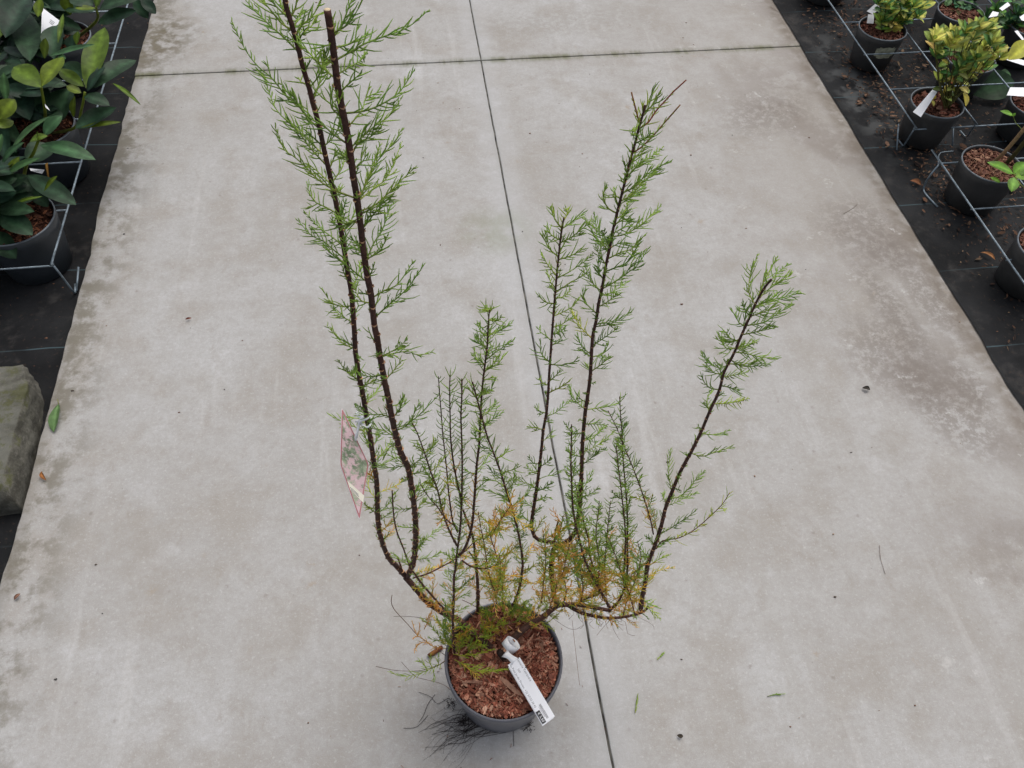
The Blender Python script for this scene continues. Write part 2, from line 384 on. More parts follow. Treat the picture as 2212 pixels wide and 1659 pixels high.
# ------------------------------------------------------------------ the potted shrub
SPOT = Vector((.090, .452, 0))
shrub = empty('potted_shrub', SPOT, 'tall shrub with dark stems and wispy green foliage, potted in grey on the path', 'potted plant')
pt = Mesh()
pt.lathe([(.0, .012), (.07, .010), (.088, .001), (.092, .006), (.0955, .05), (.101, .10), (.106, .15), (.1075, .163), (.1125, .166), (.1128, .186), (.1115, .190), (.109, .190), (.1078, .186), (.1055, .165), (.100, .10), (.092, .03)], SPOT, 72)
pt.build('pot', M['pot'], shrub)
rg = Mesh(); rg.lathe([(.1088, .1885), (.1095, .1912), (.1112, .1913), (.1134, .1895), (.1137, .1865)], SPOT, 72); rg.build('rim', M['pot'], shrub)
def chips(mesh, c, r, z, n, size, palette, slope=0, sliver=.25):
    for _ in range(n):
        a = U(0, 2 * math.pi); q = r * math.sqrt(rnd()) * .985
        x = c[0] + q * math.cos(a); y = c[1] + q * math.sin(a)
        L = size * U(.45, 1.5) * (1 if rnd() < .82 else 1.7); W = L * (U(.28, .7) if rnd() > sliver else U(.10, .24)); L *= 1 if W > L * .25 else 1.35; th = U(.0007, .0022)
        d = Vector((math.cos(U(0, 6.3)), math.sin(U(0, 6.3)), U(-.45, .45))).normalized()
        nrm = Vector((U(-.7, .7), U(-.7, .7), 1)).normalized(); s = d.cross(nrm).normalized(); nrm = s.cross(d)
        over = max(0, q + L - r)
        zz = z + .004 * nz(x, y, 40) + U(-.002, .004) - slope * q * .05
        C = Vector((x, y, zz)) - Vector((math.cos(a), math.sin(a), 0)) * over
        k = random.choice((5, 6, 6, 7)); poly = []
        for i in range(k):
            t = 2 * math.pi * i / k + U(-.3, .3)
            poly.append(C + d * (L * math.cos(t) * U(.75, 1.1)) + s * (W * math.sin(t) * U(.7, 1.1)) + nrm * U(-.0008, .0008))
        b = random.choice(palette); f = U(.65, 1.35)
        mesh.slab(poly, nrm, th, tuple(min(.9, v * f) for v in b))
PAL2 = [(.66, .38, .26), (.60, .32, .22), (.50, .23, .15), (.42, .16, .10)]
PAL = [(.36, .115, .07), (.42, .15, .095), (.28, .085, .052), (.48, .20, .125), (.16, .05, .032), (.56, .29, .19), (.34, .12, .08)]
sm = Mesh()
for rr in [(0, 0)]: sm.lathe([(.0, .176), (.04, .178), (.08, .177), (.1072, .175)], SPOT, 48)
sm.build('soil', M['soil'], shrub)
cm = Mesh(); chips(cm, SPOT, .1075, .181, 3600, .0037, PAL); chips(cm, SPOT, .107, .183, 1900, .0042, PAL + PAL2, sliver=.55); chips(cm, SPOT, .100, .1845, 90, .0075, PAL2 + PAL)
chips(cm, SPOT, .090, .187, 34, .0105, [(.60, .33, .22), (.52, .27, .18)], sliver=.85)
tag(cm.build('bark_mulch', M['chips'], shrub, smooth=False), kind='stuff')

GREEN = [(.32, .50, .10), (.38, .56, .11), (.26, .44, .095), (.45, .60, .12)]
YEL = [(.90, .68, .10), (.93, .66, .10), (.75, .70, .10), (.93, .60, .10)]
ORG = [(.92, .56, .16), (.94, .64, .24), (.88, .52, .14)]
YG = [(.46, .60, .08), (.54, .64, .08), (.64, .66, .08), (.38, .54, .09)]
def mixc(a, b, t): return tuple(x * (1 - t) + y * t for x, y in zip(a, b))
def needle_col(mode):
    if mode == 'g': c = random.choice(GREEN)
    elif mode == 'gy': c = random.choice(GREEN + YG)
    elif mode == 'yg': c = random.choice(YG)
    elif mode == 'y': c = random.choice(YEL)
    elif mode == 'o': c = random.choice(ORG)
    elif mode == 'm': c = random.choice(GREEN[:2] + YG + YG + YEL + ORG)
    elif mode == 'my': c = random.choice(YG[1:] + YEL + ORG + ORG)
    f = U(.82, 1.18); return tuple(v * f for v in c)
VIEW = lambda P: (EYE - P).normalized()
def twiglet(M_, P, d, L, r, col, bend=None):
    """one fine scaly twiglet, curling a little towards 'bend'"""
    bend = bend or Vector((0, 0, 1)); b = bend * U(-.05, .6) + Vector((U(-.28, .28), U(-.28, .28), U(-.15, .3)))
    p1 = P + d * (L * .36); d2 = (d + b * .7).normalized(); p2 = p1 + d2 * (L * .34); d3 = (d2 + b * .9).normalized(); p3 = p2 + d3 * (L * .30)
    tipc = mixc(col, (.36, .50, .11), .35)
    M_.tube([P, p1, p2, p3], [r, r * .95, r * .8, r * .35], 3, [col, col, col, tipc], cap=False)
def sprig(M_, pts, L, mode='g', sp=.0052, r=.00074, axr=.00095, axcol=None, flat=.75, start=.06, ang=42, prof=None, sub=0.0):
    """axis along pts carrying twiglets on both sides"""
    S = spline(pts, .004); tot = sum((b - a).length for a, b in zip(S, S[1:]))
    if tot < .003: return
    c0 = needle_col(mode); n = len(S)
    if axcol is None: axcol = mixc(c0, (.30, .16, .05), .35)
    cols = [mixc(axcol, c0, min(1, i / n * 1.5)) for i in range(n)]
    M_.tube(S, [axr * (1 - .6 * i / n) for i in range(n)], 4, cols, cap=False)
    mid = S[n // 2]; T = (S[-1] - S[0]).normalized(); side0 = T.cross(VIEW(mid)).normalized()
    rot = Matrix.Rotation(U(-.9, .9), 3, T); side0 = rot @ side0
    s = start * tot + U(0, sp); acc = 0; i = 0; k = 0
    while i < n - 1:
        seg = (S[i + 1] - S[i]).length
        while s <= acc + seg and seg > 0:
            t = s / tot; P = S[i].lerp(S[i + 1], (s - acc) / seg); d = (S[i + 1] - S[i]).normalized()
            sg = 1 if k % 2 else -1; q = (side0 - d * side0.dot(d)).normalized() * sg
            q = Matrix.Rotation(random.gauss(0, 1 - flat + .35), 3, d) @ q
            a = R_(ang * (1.1 - .45 * t) + random.gauss(0, 7))
            pf = (prof(t) if prof else (.55 + 1.0 * t if t < .45 else 1.0 - .75 * (t - .45) / .55))
            l = L * 1.22 * pf * U(.5, 1.4)
            if rnd() < .93:
                dd = d * math.cos(a) + q * math.sin(a)
                col = mixc(c0, needle_col(mode), .6)
                twiglet(M_, P, dd, l, r, col, d)
                if sub > 0 and rnd() < sub:
                    for h in range(random.choice((1, 2, 2, 3))):
                        q2 = d * math.cos(a * .3) + q * math.sin(a) * U(-.5, 1.2); twiglet(M_, P + dd * (l * U(.15, .5)), q2.normalized(), l * U(.35, .6), r * .9, col, d)
            s += sp * U(.6, 1.4) * .60; k += 1
        acc += seg; i += 1

BARK0 = (.044, .024, .021); BARK1 = (.105, .042, .031); SCAR = (.42, .24, .14)
def stem(px, r0, r1, z=None, Y=None, at=None, name='stem', nodes=True, sp=.0075, cut=False, col=None):
    """one bark-covered stem; returns its object and centre line"""
    P = path3(px, z, Y, at); S = spline(P, .0035); n = len(S); m = Mesh()
    rad = [r0 + (r1 - r0) * (i / (n - 1)) ** .85 for i in range(n)]; c0 = col or BARK0
    cols = [mixc(c0, BARK1, .5 + .5 * mnoise.noise(Vector((i * .13, r0 * 900, 1)))) for i in range(n)]
    radn = [r * (1 + .05 * mnoise.noise(Vector((i * .4, 2, r0 * 500)))) for i, r in enumerate(rad)]
    m.tube(S, radn, 10 if r0 > .002 else 6, cols)
    if nodes:
        acc = 0; nxt = .01; k = 0
        for i in range(1, n - 1):
            acc += (S[i] - S[i - 1]).length
            if acc > nxt:
                nxt = acc + sp * U(.7, 1.3); k += 1
                d = (S[i + 1] - S[i - 1]).normalized(); v = VIEW(S[i]); v = (v - d * v.dot(d)).normalized()
                q = Matrix.Rotation(k * 2.4 + U(-.4, .4), 3, d) @ v; b = d.cross(q); r = rad[i]
                # crescent leaf scar with a small bud
                arc = []
                wid = U(.7, 1.1)
                for t in (-1, -.5, 0, .5, 1):
                    aa = t * wid; arc.append(S[i] + (q * math.cos(aa) + b * math.sin(aa)) * (r * 1.07) - d * (r * .45 * (1 - t * t)))
                k_ = .15 + .00040 / r; m.tube(arc, [r * k_ * .4, r * k_ * 1.1, r * k_ * 1.6, r * k_ * 1.1, r * k_ * .4], 3, SCAR if rnd() < .7 else (.62, .36, .18), cap=False)
                if rnd() < .6:
                    B = S[i] + q * r; m.tube([B, B + (q * .8 + d * .7) * (r * .35 + .0007)], [r * .20 + .0002, .0002], 4, (.17, .055, .03))
    o = m.build(name, M['bark'], shrub)
    if cut:
        e = Mesh(); d = (S[-1] - S[-3]).normalized(); e.tube([S[-1] - d * .0003, S[-1] + d * .0006], [rad[-1] * .97, rad[-1] * .85], 12, (.66, .52, .33)); e.build('cut_end', M['cut'], o)
    return o, S
def clen(S):
    L = [0]
    for a, b in zip(S, S[1:]): L.append(L[-1] + (b - a).length)
    return L
def nearest(S, x, y):
    """centre-line point that shows nearest the picture point"""
    best = None
    RT = CAMR.transposed()
    for p in S:
        c = RT @ (p - EYE); u = 1106 + FPX * c.x / -c.z; v = 829.5 - FPX * c.y / -c.z; e = (u - x) ** 2 + (v - y) ** 2
        if best is None or e < best[0]: best = (e, p)
    return best[1]
def branchlets(fm, S, K, lst, mode='g', L=.015, sub=.25, sp=.0052):
    """branchlets traced one by one: [(x, y) ...] from the stem outwards"""
    for b in lst:
        md = mode
        if isinstance(b[-1], str): md = b[-1]; b = b[:-1]
        px = [K(*p) for p in b]; base = nearest(S, *px[0]); d0 = depth(base); dt = d0 * (1 + random.gauss(0, .03))
        pts = [base]
        for i, p in enumerate(px[1:]):
            t = (i + 1) / (len(px) - 1); pts.append(atd(*p, d0 + (dt - d0) * t))
        sprig(fm, pts, L, md, sub=sub, sp=sp)
def infill(fm, S, t0, t1, every, len0, len1, mode, L=.012, el=40, facing=0.0, modef=None, sp=.0055, sub=.15):
    """short branchlets at the nodes, all round the stem"""
    C = clen(S); tot = C[-1]; s = t0 * tot; k = rnd() * 9
    while s < t1 * tot:
        i = min(len(S) - 2, int(np.searchsorted(C, s))); P = S[i]; d = (S[i + 1] - S[max(0, i - 1)]).normalized(); v = VIEW(P); v = (v - d * v.dot(d)).normalized()
        k += 2.4; a = k if rnd() > facing else random.choice((0, math.pi)) + U(-.8, .8)
        q = Matrix.Rotation(a, 3, d) @ v; e = R_(el + U(-12, 12)); dd = (d * math.cos(e) + q * math.sin(e)).normalized()
        l = U(len0, len1); t = s / tot; up = Vector((0, 0, 1)) * .25
        md = modef(t) if modef else mode
        sprig(fm, [P, P + dd * l * .5, P + (dd + up * .5).normalized() * l * .98 + Vector((U(-1, 1), U(-1, 1), 0)) * .003], L * (1 if l > .02 else .7), md, sp=sp, sub=sub)
        s += every * U(.6, 1.4)
def direct(fm, S, t0, t1, every, L, mode, r=.00068, ang=42, modef=None):
    """twiglets straight on a thin stem"""
    C = clen(S); tot = C[-1]; s = t0 * tot; k = 0
    while s < t1 * tot:
        i = min(len(S) - 2, int(np.searchsorted(C, s))); P = S[i]; d = (S[i + 1] - S[max(0, i - 1)]).normalized(); v = VIEW(P); v = (v - d * v.dot(d)).normalized()
        k += 1; q = Matrix.Rotation((k % 2) * math.pi + math.pi / 2 + random.gauss(0, .75), 3, d) @ v; a = R_(ang + U(-14, 14)); t = s / tot
        md = modef(t) if modef else mode
        twiglet(fm, P + q * .0005, d * math.cos(a) + q * math.sin(a), L * 1.6 * U(.55, 1.25) * (1 - .35 * t), r, needle_col(md), d)
        s += every * U(.5, 1.5) * .78

# --- left trunk and its fork
oA, sA = stem([(1062, 1398), (1025, 1372), (995, 1342), (964, 1327), (926, 1302), (896, 1269), (876, 1247)], .0066, .0056, z={0: .184, 2: .214, 4: .25, 6: .31}, col=(.05, .028, .022))
F1 = sA[-1]
p1 = [kA(*p) for p in [(480, 1510), (432, 1455), (385, 1405), (345, 1310), (322, 1200), (316, 1080), (312, 950), (295, 830), (270, 660), (245, 520), (225, 400), (205, 300), (185, 170), (175, 0)]] + \
     [kT(*p) for p in [(645, 1500), (625, 1380), (600, 1220), (575, 1080), (555, 980), (530, 870), (503, 750), (480, 640), (447, 520), (430, 450), (400, 350), (375, 250), (345, 140), (312, 30), (300, -60), (292, -160)]]
o1, s1 = stem(p1, .0048, .0022, at={0: F1}, Y={9: .60, -1: .68})
p2 = [kA(*p) for p in [(500, 1515), (535, 1420), (548, 1280), (542, 1130), (520, 960), (500, 860), (455, 760), (425, 650), (400, 540), (380, 430), (362, 350), (345, 260), (330, 180), (315, 80), (298, 0)]] + \
     [kT(*p) for p in [(745, 1500), (727, 1410), (706, 1270), (690, 1130), (672, 1000), (655, 900), (642, 800), (627, 700), (608, 600), (590, 520), (574, 430), (560, 310), (545, 200), (532, 110), (522, 50)]]
o2, s2 = stem(p2, .0052, .0030, at={0: F1}, Y={9: .57, -1: .62}, cut=True)
f1 = Mesh()
branchlets(f1, s1, kT, [
    [(365, 270), (300, 190), (240, 140), (190, 90), (130, 30), (90, -20)], [(345, 170), (290, 120), (240, 60), (190, 0)], [(330, 110), (290, 40), (285, -40)],
    [(350, 190), (390, 130), (440, 90), (490, 10)], [(370, 210), (410, 160), (470, 105)], [(355, 150), (370, 90), (410, 50)], [(340, 100), (360, 40), (370, -40)],
    [(480, 660), (420, 600), (360, 520), (320, 500), (240, 400), (170, 340), (105, 255), (32, 105)], [(425, 440), (390, 420), (375, 395)],
    [(445, 520), (480, 430), (500, 350), (520, 300)], [(430, 450), (470, 400), (500, 340), (520, 250)], [(460, 540), (450, 480)],
    [(515, 860), (440, 760), (380, 680), (320, 620), (270, 570), (235, 500), (195, 375)], [(500, 800), (430, 720), (350, 640), (300, 600)],
    [(510, 740), (560, 690), (600, 600)], [(545, 930), (600, 850), (610, 780)], [(560, 1000), (595, 960)], [(550, 950), (500, 900), (440, 850), (405, 850)],
    [(575, 1090), (520, 1060), (460, 1030), (430, 980), (415, 925)], [(600, 1180), (640, 1130), (665, 1080)], [(580, 1130), (600, 1080), (620, 1020)],
    [(620, 1330), (560, 1280), (500, 1230), (440, 1200), (372, 1125)], [(612, 1270), (560, 1220), (480, 1160), (410, 1085)],
    [(640, 1440), (610, 1400), (600, 1360)], [(645, 1560), (600, 1565), (540, 1540), (500, 1480)], [(655, 1650), (590, 1610), (540, 1560)], [(640, 1480), (680, 1400), (690, 1330)]], 'g', .0155)
branchlets(f1, s1, kA, [
    [(175, 150), (110, 110), (60, 60), (10, 0)], [(200, 350), (160, 300), (120, 270), (80, 210)], [(195, 290), (180, 275), (160, 290)], [(225, 370), (270, 350), (310, 330), 'gy'],
    [(240, 500), (270, 440), (310, 400), (350, 350)], [(250, 540), (230, 500), (175, 480)], [(275, 680), (230, 640), (150, 600), (60, 560), (15, 535)], [(260, 620), (220, 570), (160, 560), (100, 560)],
    [(280, 740), (310, 700), (330, 640)], [(290, 790), (260, 720), (240, 660), (220, 600)], [(300, 830), (340, 780), (380, 730), (400, 690)], [(305, 860), (370, 830), (430, 800), 'gy'],
    [(300, 930), (270, 900), (255, 890), 'y'], [(328, 1015), (390, 985), (440, 960), (470, 930), 'my'], [(308, 1110), (270, 1100), (232, 1075), 'gy'], [(310, 1050), (270, 1000), (258, 920), 'gy'],
    [(335, 1140), (380, 1080), (420, 1010), 'gy'], [(330, 1250), (370, 1220), (410, 1170), 'm'], [(320, 1180), (370, 1150), (400, 1130), 'gy'], [(350, 1300), (400, 1250), (430, 1210), 'my']], 'g', .0145)
infill(f1, s1, .12, .97, .020, .012, .030, 'g', .012, facing=.55)
f1.build('foliage', M['needle'], o1)
f2 = Mesh()
branchlets(f2, s2, kT, [
    [(575, 300), (640, 265), (720, 220), (800, 190), (900, 155), (960, 120), (1035, 55)], [(560, 190), (600, 120), (630, 40), (660, -30)], [(555, 170), (620, 130), (660, 80), (705, -5)],
    [(560, 230), (620, 230), (700, 190), (740, 150)], [(548, 190), (530, 230), (500, 240), (480, 300)], [(590, 390), (640, 340), (690, 310), (725, 270)], [(600, 480), (640, 420), (700, 370)],
    [(620, 580), (690, 570), (760, 550), (820, 520), (880, 480), (920, 430), (970, 350)], [(635, 660), (700, 560), (720, 500), (800, 465)], [(650, 750), (700, 700), (770, 640), (840, 590), (900, 500)],
    [(655, 790), (680, 730), (740, 700), (800, 650)], [(560, 400), (500, 345), (440, 280), (380, 225), (310, 185)], [(610, 745), (560, 690), (500, 640), (430, 600), (380, 540), (340, 500), (290, 430)],
    [(605, 720), (590, 640), (600, 560), (600, 480)], [(575, 600), (545, 550), (540, 440)], [(690, 1030), (710, 960), (740, 900), (780, 820), (860, 730), (905, 655)], [(690, 1040), (720, 930), (760, 830), (790, 740)],
    [(695, 1020), (760, 960), (830, 900), (905, 720)], [(700, 1080), (760, 1050), (830, 990), (890, 930), (980, 845)], [(700, 1100), (740, 1070), (800, 1040), (860, 1000)],
    [(655, 1025), (560, 970), (480, 920), (400, 840), (340, 790), (300, 760), (255, 645)], [(668, 1130), (600, 1140), (560, 1100)], [(660, 1110), (610, 1150), (560, 1150), (545, 1100)],
    [(655, 880), (640, 820), (620, 780)], [(650, 870), (690, 840), (730, 780)], [(735, 1340), (760, 1240), (800, 1180), (850, 1040)], [(740, 1330), (790, 1280), (830, 1200)], [(715, 1180), (740, 1120), (770, 1080), (850, 1020)],
    [(710, 1450), (640, 1370), (560, 1310), (500, 1240)], [(700, 1300), (650, 1260), (620, 1280)], [(700, 1330), (680, 1250), (640, 1220)],
    [(760, 1520), (820, 1480), (870, 1460), (920, 1400), (960, 1335)], [(780, 1620), (830, 1560), (880, 1520), (940, 1460), (1010, 1360)], [(730, 1550), (690, 1530), (650, 1440)]], 'g', .016)
branchlets(f2, s2, kA, [
    [(352, 195), (420, 170), (500, 160), (560, 180), (650, 165)], [(352, 190), (400, 160), (450, 130), (500, 80)], [(370, 330), (410, 280), (440, 240), (470, 210)], [(345, 300), (300, 310), (260, 310), (205, 290)],
    [(400, 490), (440, 480), (490, 450)], [(395, 560), (340, 540), (280, 540), (230, 530), (180, 490)], [(435, 620), (490, 600), (560, 550), (610, 500), (680, 430)], [(440, 640), (500, 600), (540, 530), (570, 460)],
    [(415, 690), (360, 640), (300, 620), (260, 580)], [(450, 560), (455, 500), (470, 430)], [(480, 850), (400, 860), (340, 850), (300, 840)], [(490, 870), (450, 820), (400, 790), (380, 780)], [(430, 700), (390, 740), (350, 800)],
    [(505, 870), (560, 820), (620, 780), (680, 680)], [(510, 900), (570, 890), (640, 850)], [(520, 960), (530, 880), (530, 800)], [(530, 1040), (580, 960), (640, 940), (705, 880)], [(540, 1100), (560, 1030), (600, 1000), (660, 960)],
    [(540, 1100), (480, 1110), (420, 1110), (360, 1105)], [(548, 1130), (580, 1080), (600, 1040)], [(548, 1225), (500, 1220), (440, 1215)], [(560, 1310), (610, 1290), (660, 1250), (715, 1200)], [(550, 1420), (600, 1410), (650, 1400), (700, 1370)],
    [(510, 1505), (570, 1490), (640, 1470), (700, 1460), 'm'], [(540, 1350), (580, 1330), (600, 1280), 'gy']], 'g', .0145)
infill(f2, s2, .10, .98, .021, .010, .030, 'g', .012, facing=.6)
f2.build('foliage', M['needle'], o2)
# fork details
oS, _ = stem([kA(462, 1470), kA(448, 1430), kA(437, 1402)], .0018, .0014, at={0: nearest(s1, *kA(462, 1470))}, Y={-1: .57}, sp=.004)

# --- thin stems of the middle group
def low(t): return 'my' if t < .38 else ('gy' if t < .6 else 'g')
def lowm(t): return ('my' if rnd() < .45 else 'm') if t < .33 else ('gy' if t < .45 else 'g')
o5, s5 = stem([kP(470, 690), kP(462, 560), kP(455, 400), kP(462, 200), kP(465, 20)] + [kA(*p) for p in [(785, 1480), (800, 1350), (815, 1230), (822, 1120), (826, 1000), (828, 850), (825, 700), (820, 550), (825, 450), (826, 325)]], .0029, .0009, z={0: .172}, Y={-1: .57})
o6, s6 = stem([kA(*p) for p in [(797, 1400), (835, 1360), (870, 1280), (890, 1180), (905, 1000), (915, 850), (930, 720), (938, 560), (945, 430), (955, 320), (970, 200), (984, 80), (985, 0)]] + [kU(65, 1550), kU(72, 1400), kU(80, 1300)], .0024, .0008, at={0: nearest(s5, *kA(797, 1400))}, Y={-1: .60})
o7, s7 = stem([kP(930, 400), kP(950, 310), kP(985, 230), kP(1020, 140), kP(1045, 20)] + [kA(*p) for p in [(1175, 1570), (1190, 1480), (1190, 1400), (1165, 1250), (1130, 1110), (1100, 1020), (1060, 890), (1020, 780), (975, 660), (940, 530), (910, 420), (890, 345)]], .0030, .0009, z={0: .172, 2: .20}, Y={-1: .545})
o10, s10 = stem([kP(620, 470), kP(650, 400), kP(668, 330), kP(670, 270), kP(668, 150)] + [kA(*p) for p in [(925, 1650), (921, 1560), (915, 1480), (905, 1370), (890, 1270), (860, 1190), (835, 1120)]], .0042, .0016, z={0: .172, 2: .185}, Y={-1: .565})
ox, sx = stem([kA(905, 1420), kA(885, 1390), kA(868, 1365)], .0014, .001, at={0: nearest(s10, *kA(905, 1420))}, Y={-1: .55}, sp=.004)
thin = []
o4, s4 = stem([kA(*p) for p in [(822, 1050), (800, 960), (775, 830), (758, 680), (755, 550), (752, 400), (755, 300)]], .0016, .0007, at={0: nearest(s5, *kA(822, 1050))}, Y={-1: .60})
o3, s3 = stem([kA(*p) for p in [(800, 1250), (770, 1180), (755, 1080), (745, 1000), (735, 880), (722, 760), (710, 650), (700, 520), (690, 400), (684, 310)]], .0014, .0006, at={0: nearest(s5, *kA(806, 1270))}, Y={-1: .61})
o8, s8 = stem([kA(*p) for p in [(795, 1330), (750, 1240), (710, 1130), (680, 1000), (640, 890), (600, 770), (560, 660), (528, 592)]], .0018, .0007, at={0: nearest(s5, *kA(799, 1340))}, Y={-1: .52})
o9, s9 = stem([kA(*p) for p in [(782, 1212), (730, 1170), (680, 1100), (620, 1030), (570, 950)]], .0012, .0005, at={0: nearest(s8, *kA(750, 1230))}, Y={-1: .50})
o11, s11 = stem([kP(470, 360), kP(360, 270), kP(260, 160), kP(150, 30)] + [kA(*p) for p in [(600, 1580), (540, 1500), (510, 1450), (470, 1340), (435, 1250), (415, 1150), (405, 1000)]], .0022, .0009, z={0: .195}, Y={-1: .50}, col=(.07, .03, .02))
o12, s12 = stem([kA(*p) for p in [(530, 1527), (620, 1500), (700, 1460), (790, 1410), (840, 1370), (900, 1310), (975, 1270)]], .0016, .0008, at={0: nearest(sA, *kA(505, 1530))}, z={-1: .42}, col=(.12, .045, .02))
o13, s13 = stem([kA(*p) for p in [(825, 1420), (880, 1455), (940, 1470), (1000, 1460), (1042, 1435), (1022, 1350), (1000, 1280), (985, 1180)]], .0015, .0008, at={0: nearest(s5, *kA(794, 1420))}, z={-1: .50}, col=(.10, .045, .02))
o14, s14 = stem([kP(840, 300), kP(830, 230), kP(810, 130), kP(780, 20), kA(1010, 1580), kA(985, 1480), kA(965, 1350), kA(940, 1220), kA(925, 1130)], .0015, .0006, z={0: .178}, Y={-1: .54}, col=(.13, .04, .02))
o15, s15 = stem([kP(885, 330), kP(885, 250), kP(882, 0), kA(1070, 1600), kA(1070, 1500)], .0013, .0006, z={0: .178}, Y={-1: .53}, col=(.10, .035, .02))
o16, s16 = stem([kA(1030, 1650), kA(1050, 1560), kA(1062, 1480), kA(1050, 1380)], .001, .0005, z={0: .23}, Y={-1: .50}, col=(.13, .04, .02))
o17, s17 = stem([kA(1000, 1280), kA(1040, 1210), kA(1085, 1140), kA(1120, 1090)], .001, .0005, at={0: nearest(s13, *kA(1000, 1280))}, Y={-1: .50}, col=(.16, .05, .02))
for (o, S, mf, Ld, every, il) in ((o5, s5, lowm, .014, .0045, 0.024), (o6, s6, lowm, .013, .0055, .0), (o7, s7, lowm, .016, .0050, .026), (o10, s10, low, .010, .03, .0), (o4, s4, lowm, .016, .0048, 0), (o3, s3, low, .012, .0068, 0),
                         (o8, s8, lowm, .014, .0062, .0), (o9, s9, low, .012, .010, .035), (o11, s11, lowm, .012, .011, .04), (o12, s12, lambda t: 'my', .012, .006, .016), (o13, s13, lambda t: 'm', .014, .0045, .011),
                         (o14, s14, lambda t: 'm', .012, .006, .022), (o15, s15, lambda t: 'm', .014, .005, .02), (o16, s16, lambda t: 'm', .014, .005, .018), (o17, s17, lambda t: 'my', .012, .005, .016)):
    f = Mesh(); direct(f, S, .08, .995, every, Ld, 'g', modef=mf, ang=46)
    if il: infill(f, S, .08, .75 if S is not s13 else 1, il, .014, .038, 'm', .011, modef=mf, sub=.3)
    if S is s6:
        branchlets(f, s6, kA, [[(985, 60), (1040, 40), (1080, 20), (1120, 0)], [(975, 170), (1020, 140), (1080, 120), (1140, 92)], [(965, 240), (930, 210), (900, 190), (902, 140)], [(950, 330), (1000, 320), (1030, 315)], [(980, 60), (940, 40), (925, 0)], [(940, 420), (1000, 390), (1020, 330)],
            [(975, 130), (930, 110), (905, 70)], [(960, 280), (1010, 240), (1050, 190)], [(930, 700), (910, 680), (905, 640)], [(930, 640), (970, 600), (1000, 560)], [(915, 900), (870, 890), (845, 870)], [(905, 1000), (950, 960), (990, 930)], [(912, 880), (950, 840), (990, 780)], [(895, 1120), (850, 1080), (835, 1040), 'm']], 'g', .013)
        branchlets(f, s6, kU, [[(75, 1380), (40, 1400), (15, 1370)], [(78, 1350), (120, 1360), (150, 1335)], [(72, 1440), (120, 1420), (205, 1370)], [(68, 1520), (30, 1480), (5, 1430)], [(62, 1580), (120, 1530), (215, 1465)], [(58, 1600), (20, 1590), (0, 1540)], [(55, 1640), (120, 1600), (170, 1540)], [(76, 1320), (60, 1290), (55, 1275)], [(78, 1320), (95, 1295), (105, 1280)]], 'g', .013)
    if S is s7:
        branchlets(f, s7, kA, [[(945, 540), (990, 520), (1040, 470)], [(975, 650), (930, 640), (880, 620)], [(960, 600), (1010, 570), (1070, 530)], [(1020, 770), (980, 740), (950, 730)], [(1030, 800), (1070, 790), (1105, 750)], [(1060, 900), (1110, 880), (1160, 860), (1160, 830)], [(1090, 990), (1050, 950), (1000, 935), (930, 940)],
            [(1080, 950), (1130, 930), (1150, 880)], [(1110, 1060), (1060, 1030), (990, 1000), (930, 990)], [(1125, 1100), (1180, 1050), (1230, 1000), (1260, 950)], [(1150, 1190), (1100, 1150), (1060, 1140), 'gy'], [(1165, 1250), (1210, 1220), (1260, 1190), 'gy'], [(1190, 1420), (1140, 1380), (1090, 1340), 'm'], [(1190, 1400), (1230, 1370), (1260, 1300), 'm'], [(1185, 1500), (1230, 1480), (1270, 1440), 'm'], [(930, 500), (880, 480), (840, 460)], [(920, 450), (880, 400), (860, 380)], [(915, 430), (960, 410), (1000, 390)]], 'g', .014)
    if S is s5:
        branchlets(f, s5, kP, [[(465, 150), (540, 100), (600, 40), (640, 20)], [(462, 230), (520, 190), (605, 150)], [(458, 330), (520, 300), (580, 270)], [(460, 200), (420, 150), (360, 90)], [(460, 330), (400, 280), (370, 200)], [(456, 420), (420, 350), (390, 280)], [(456, 500), (400, 440), (330, 420), (280, 350), 'm'], [(460, 560), (420, 480), (410, 400), 'gy'], [(460, 600), (400, 560), (380, 480), 'gy'], [(470, 640), (420, 600), (350, 560), 'm']], 'g', .013, sub=.4)
        branchlets(f, s5, kA, [[(780, 1560), (740, 1520), (720, 1480)], [(780, 1540), (830, 1500), (880, 1450)], [(790, 1450), (750, 1400), (700, 1370), 'gy'], [(785, 1500), (820, 1440), (850, 1400), 'm']], 'g', .013)
    if S is s8:
        branchlets(f, s8, kA, [[(640, 880), (690, 840), (720, 790)], [(600, 770), (640, 740), (670, 680)], [(680, 1000), (640, 960), (600, 940)], [(690, 1030), (730, 960), (760, 900)], [(600, 760), (570, 740), (540, 730)], [(660, 950), (620, 900), (590, 850)]], 'gy', .012)
    f.build('foliage', M['needle'], o)

# --- right branch lying low, with upright stems
oR, sR = stem([(1095, 1400), (1106, 1384), (1118, 1370), (1150, 1345), (1176, 1330), (1203, 1309), (1228, 1306), (1252, 1306), (1287, 1313), (1319, 1319)], .0078, .0034, z={0: .180, 2: .204, 5: .240, 9: .27}, col=(.075, .045, .033))
oR2, sR2 = stem([(1228, 1308), (1252, 1322), (1280, 1330), (1313, 1335), (1345, 1333), (1384, 1324), (1402, 1310)], .0040, .0022, at={0: nearest(sR, 1228, 1308)}, z={5: .262}, col=(.075, .045, .033))
J2 = sR[-1]; J3 = nearest(sR2, 1384, 1324)
p26 = [kR(850, 1415)] + [kR(*p) for p in [(857, 1350), (876, 1250), (893, 1140), (930, 1040), (970, 920), (1000, 800), (1040, 700), (1085, 590), (1150, 470), (1210, 350), (1265, 220), (1320, 100)]] + [kU(*p) for p in [(1380, 1640), (1430, 1545), (1470, 1450), (1510, 1360), (1555, 1260), (1600, 1180), (1640, 1130)]]
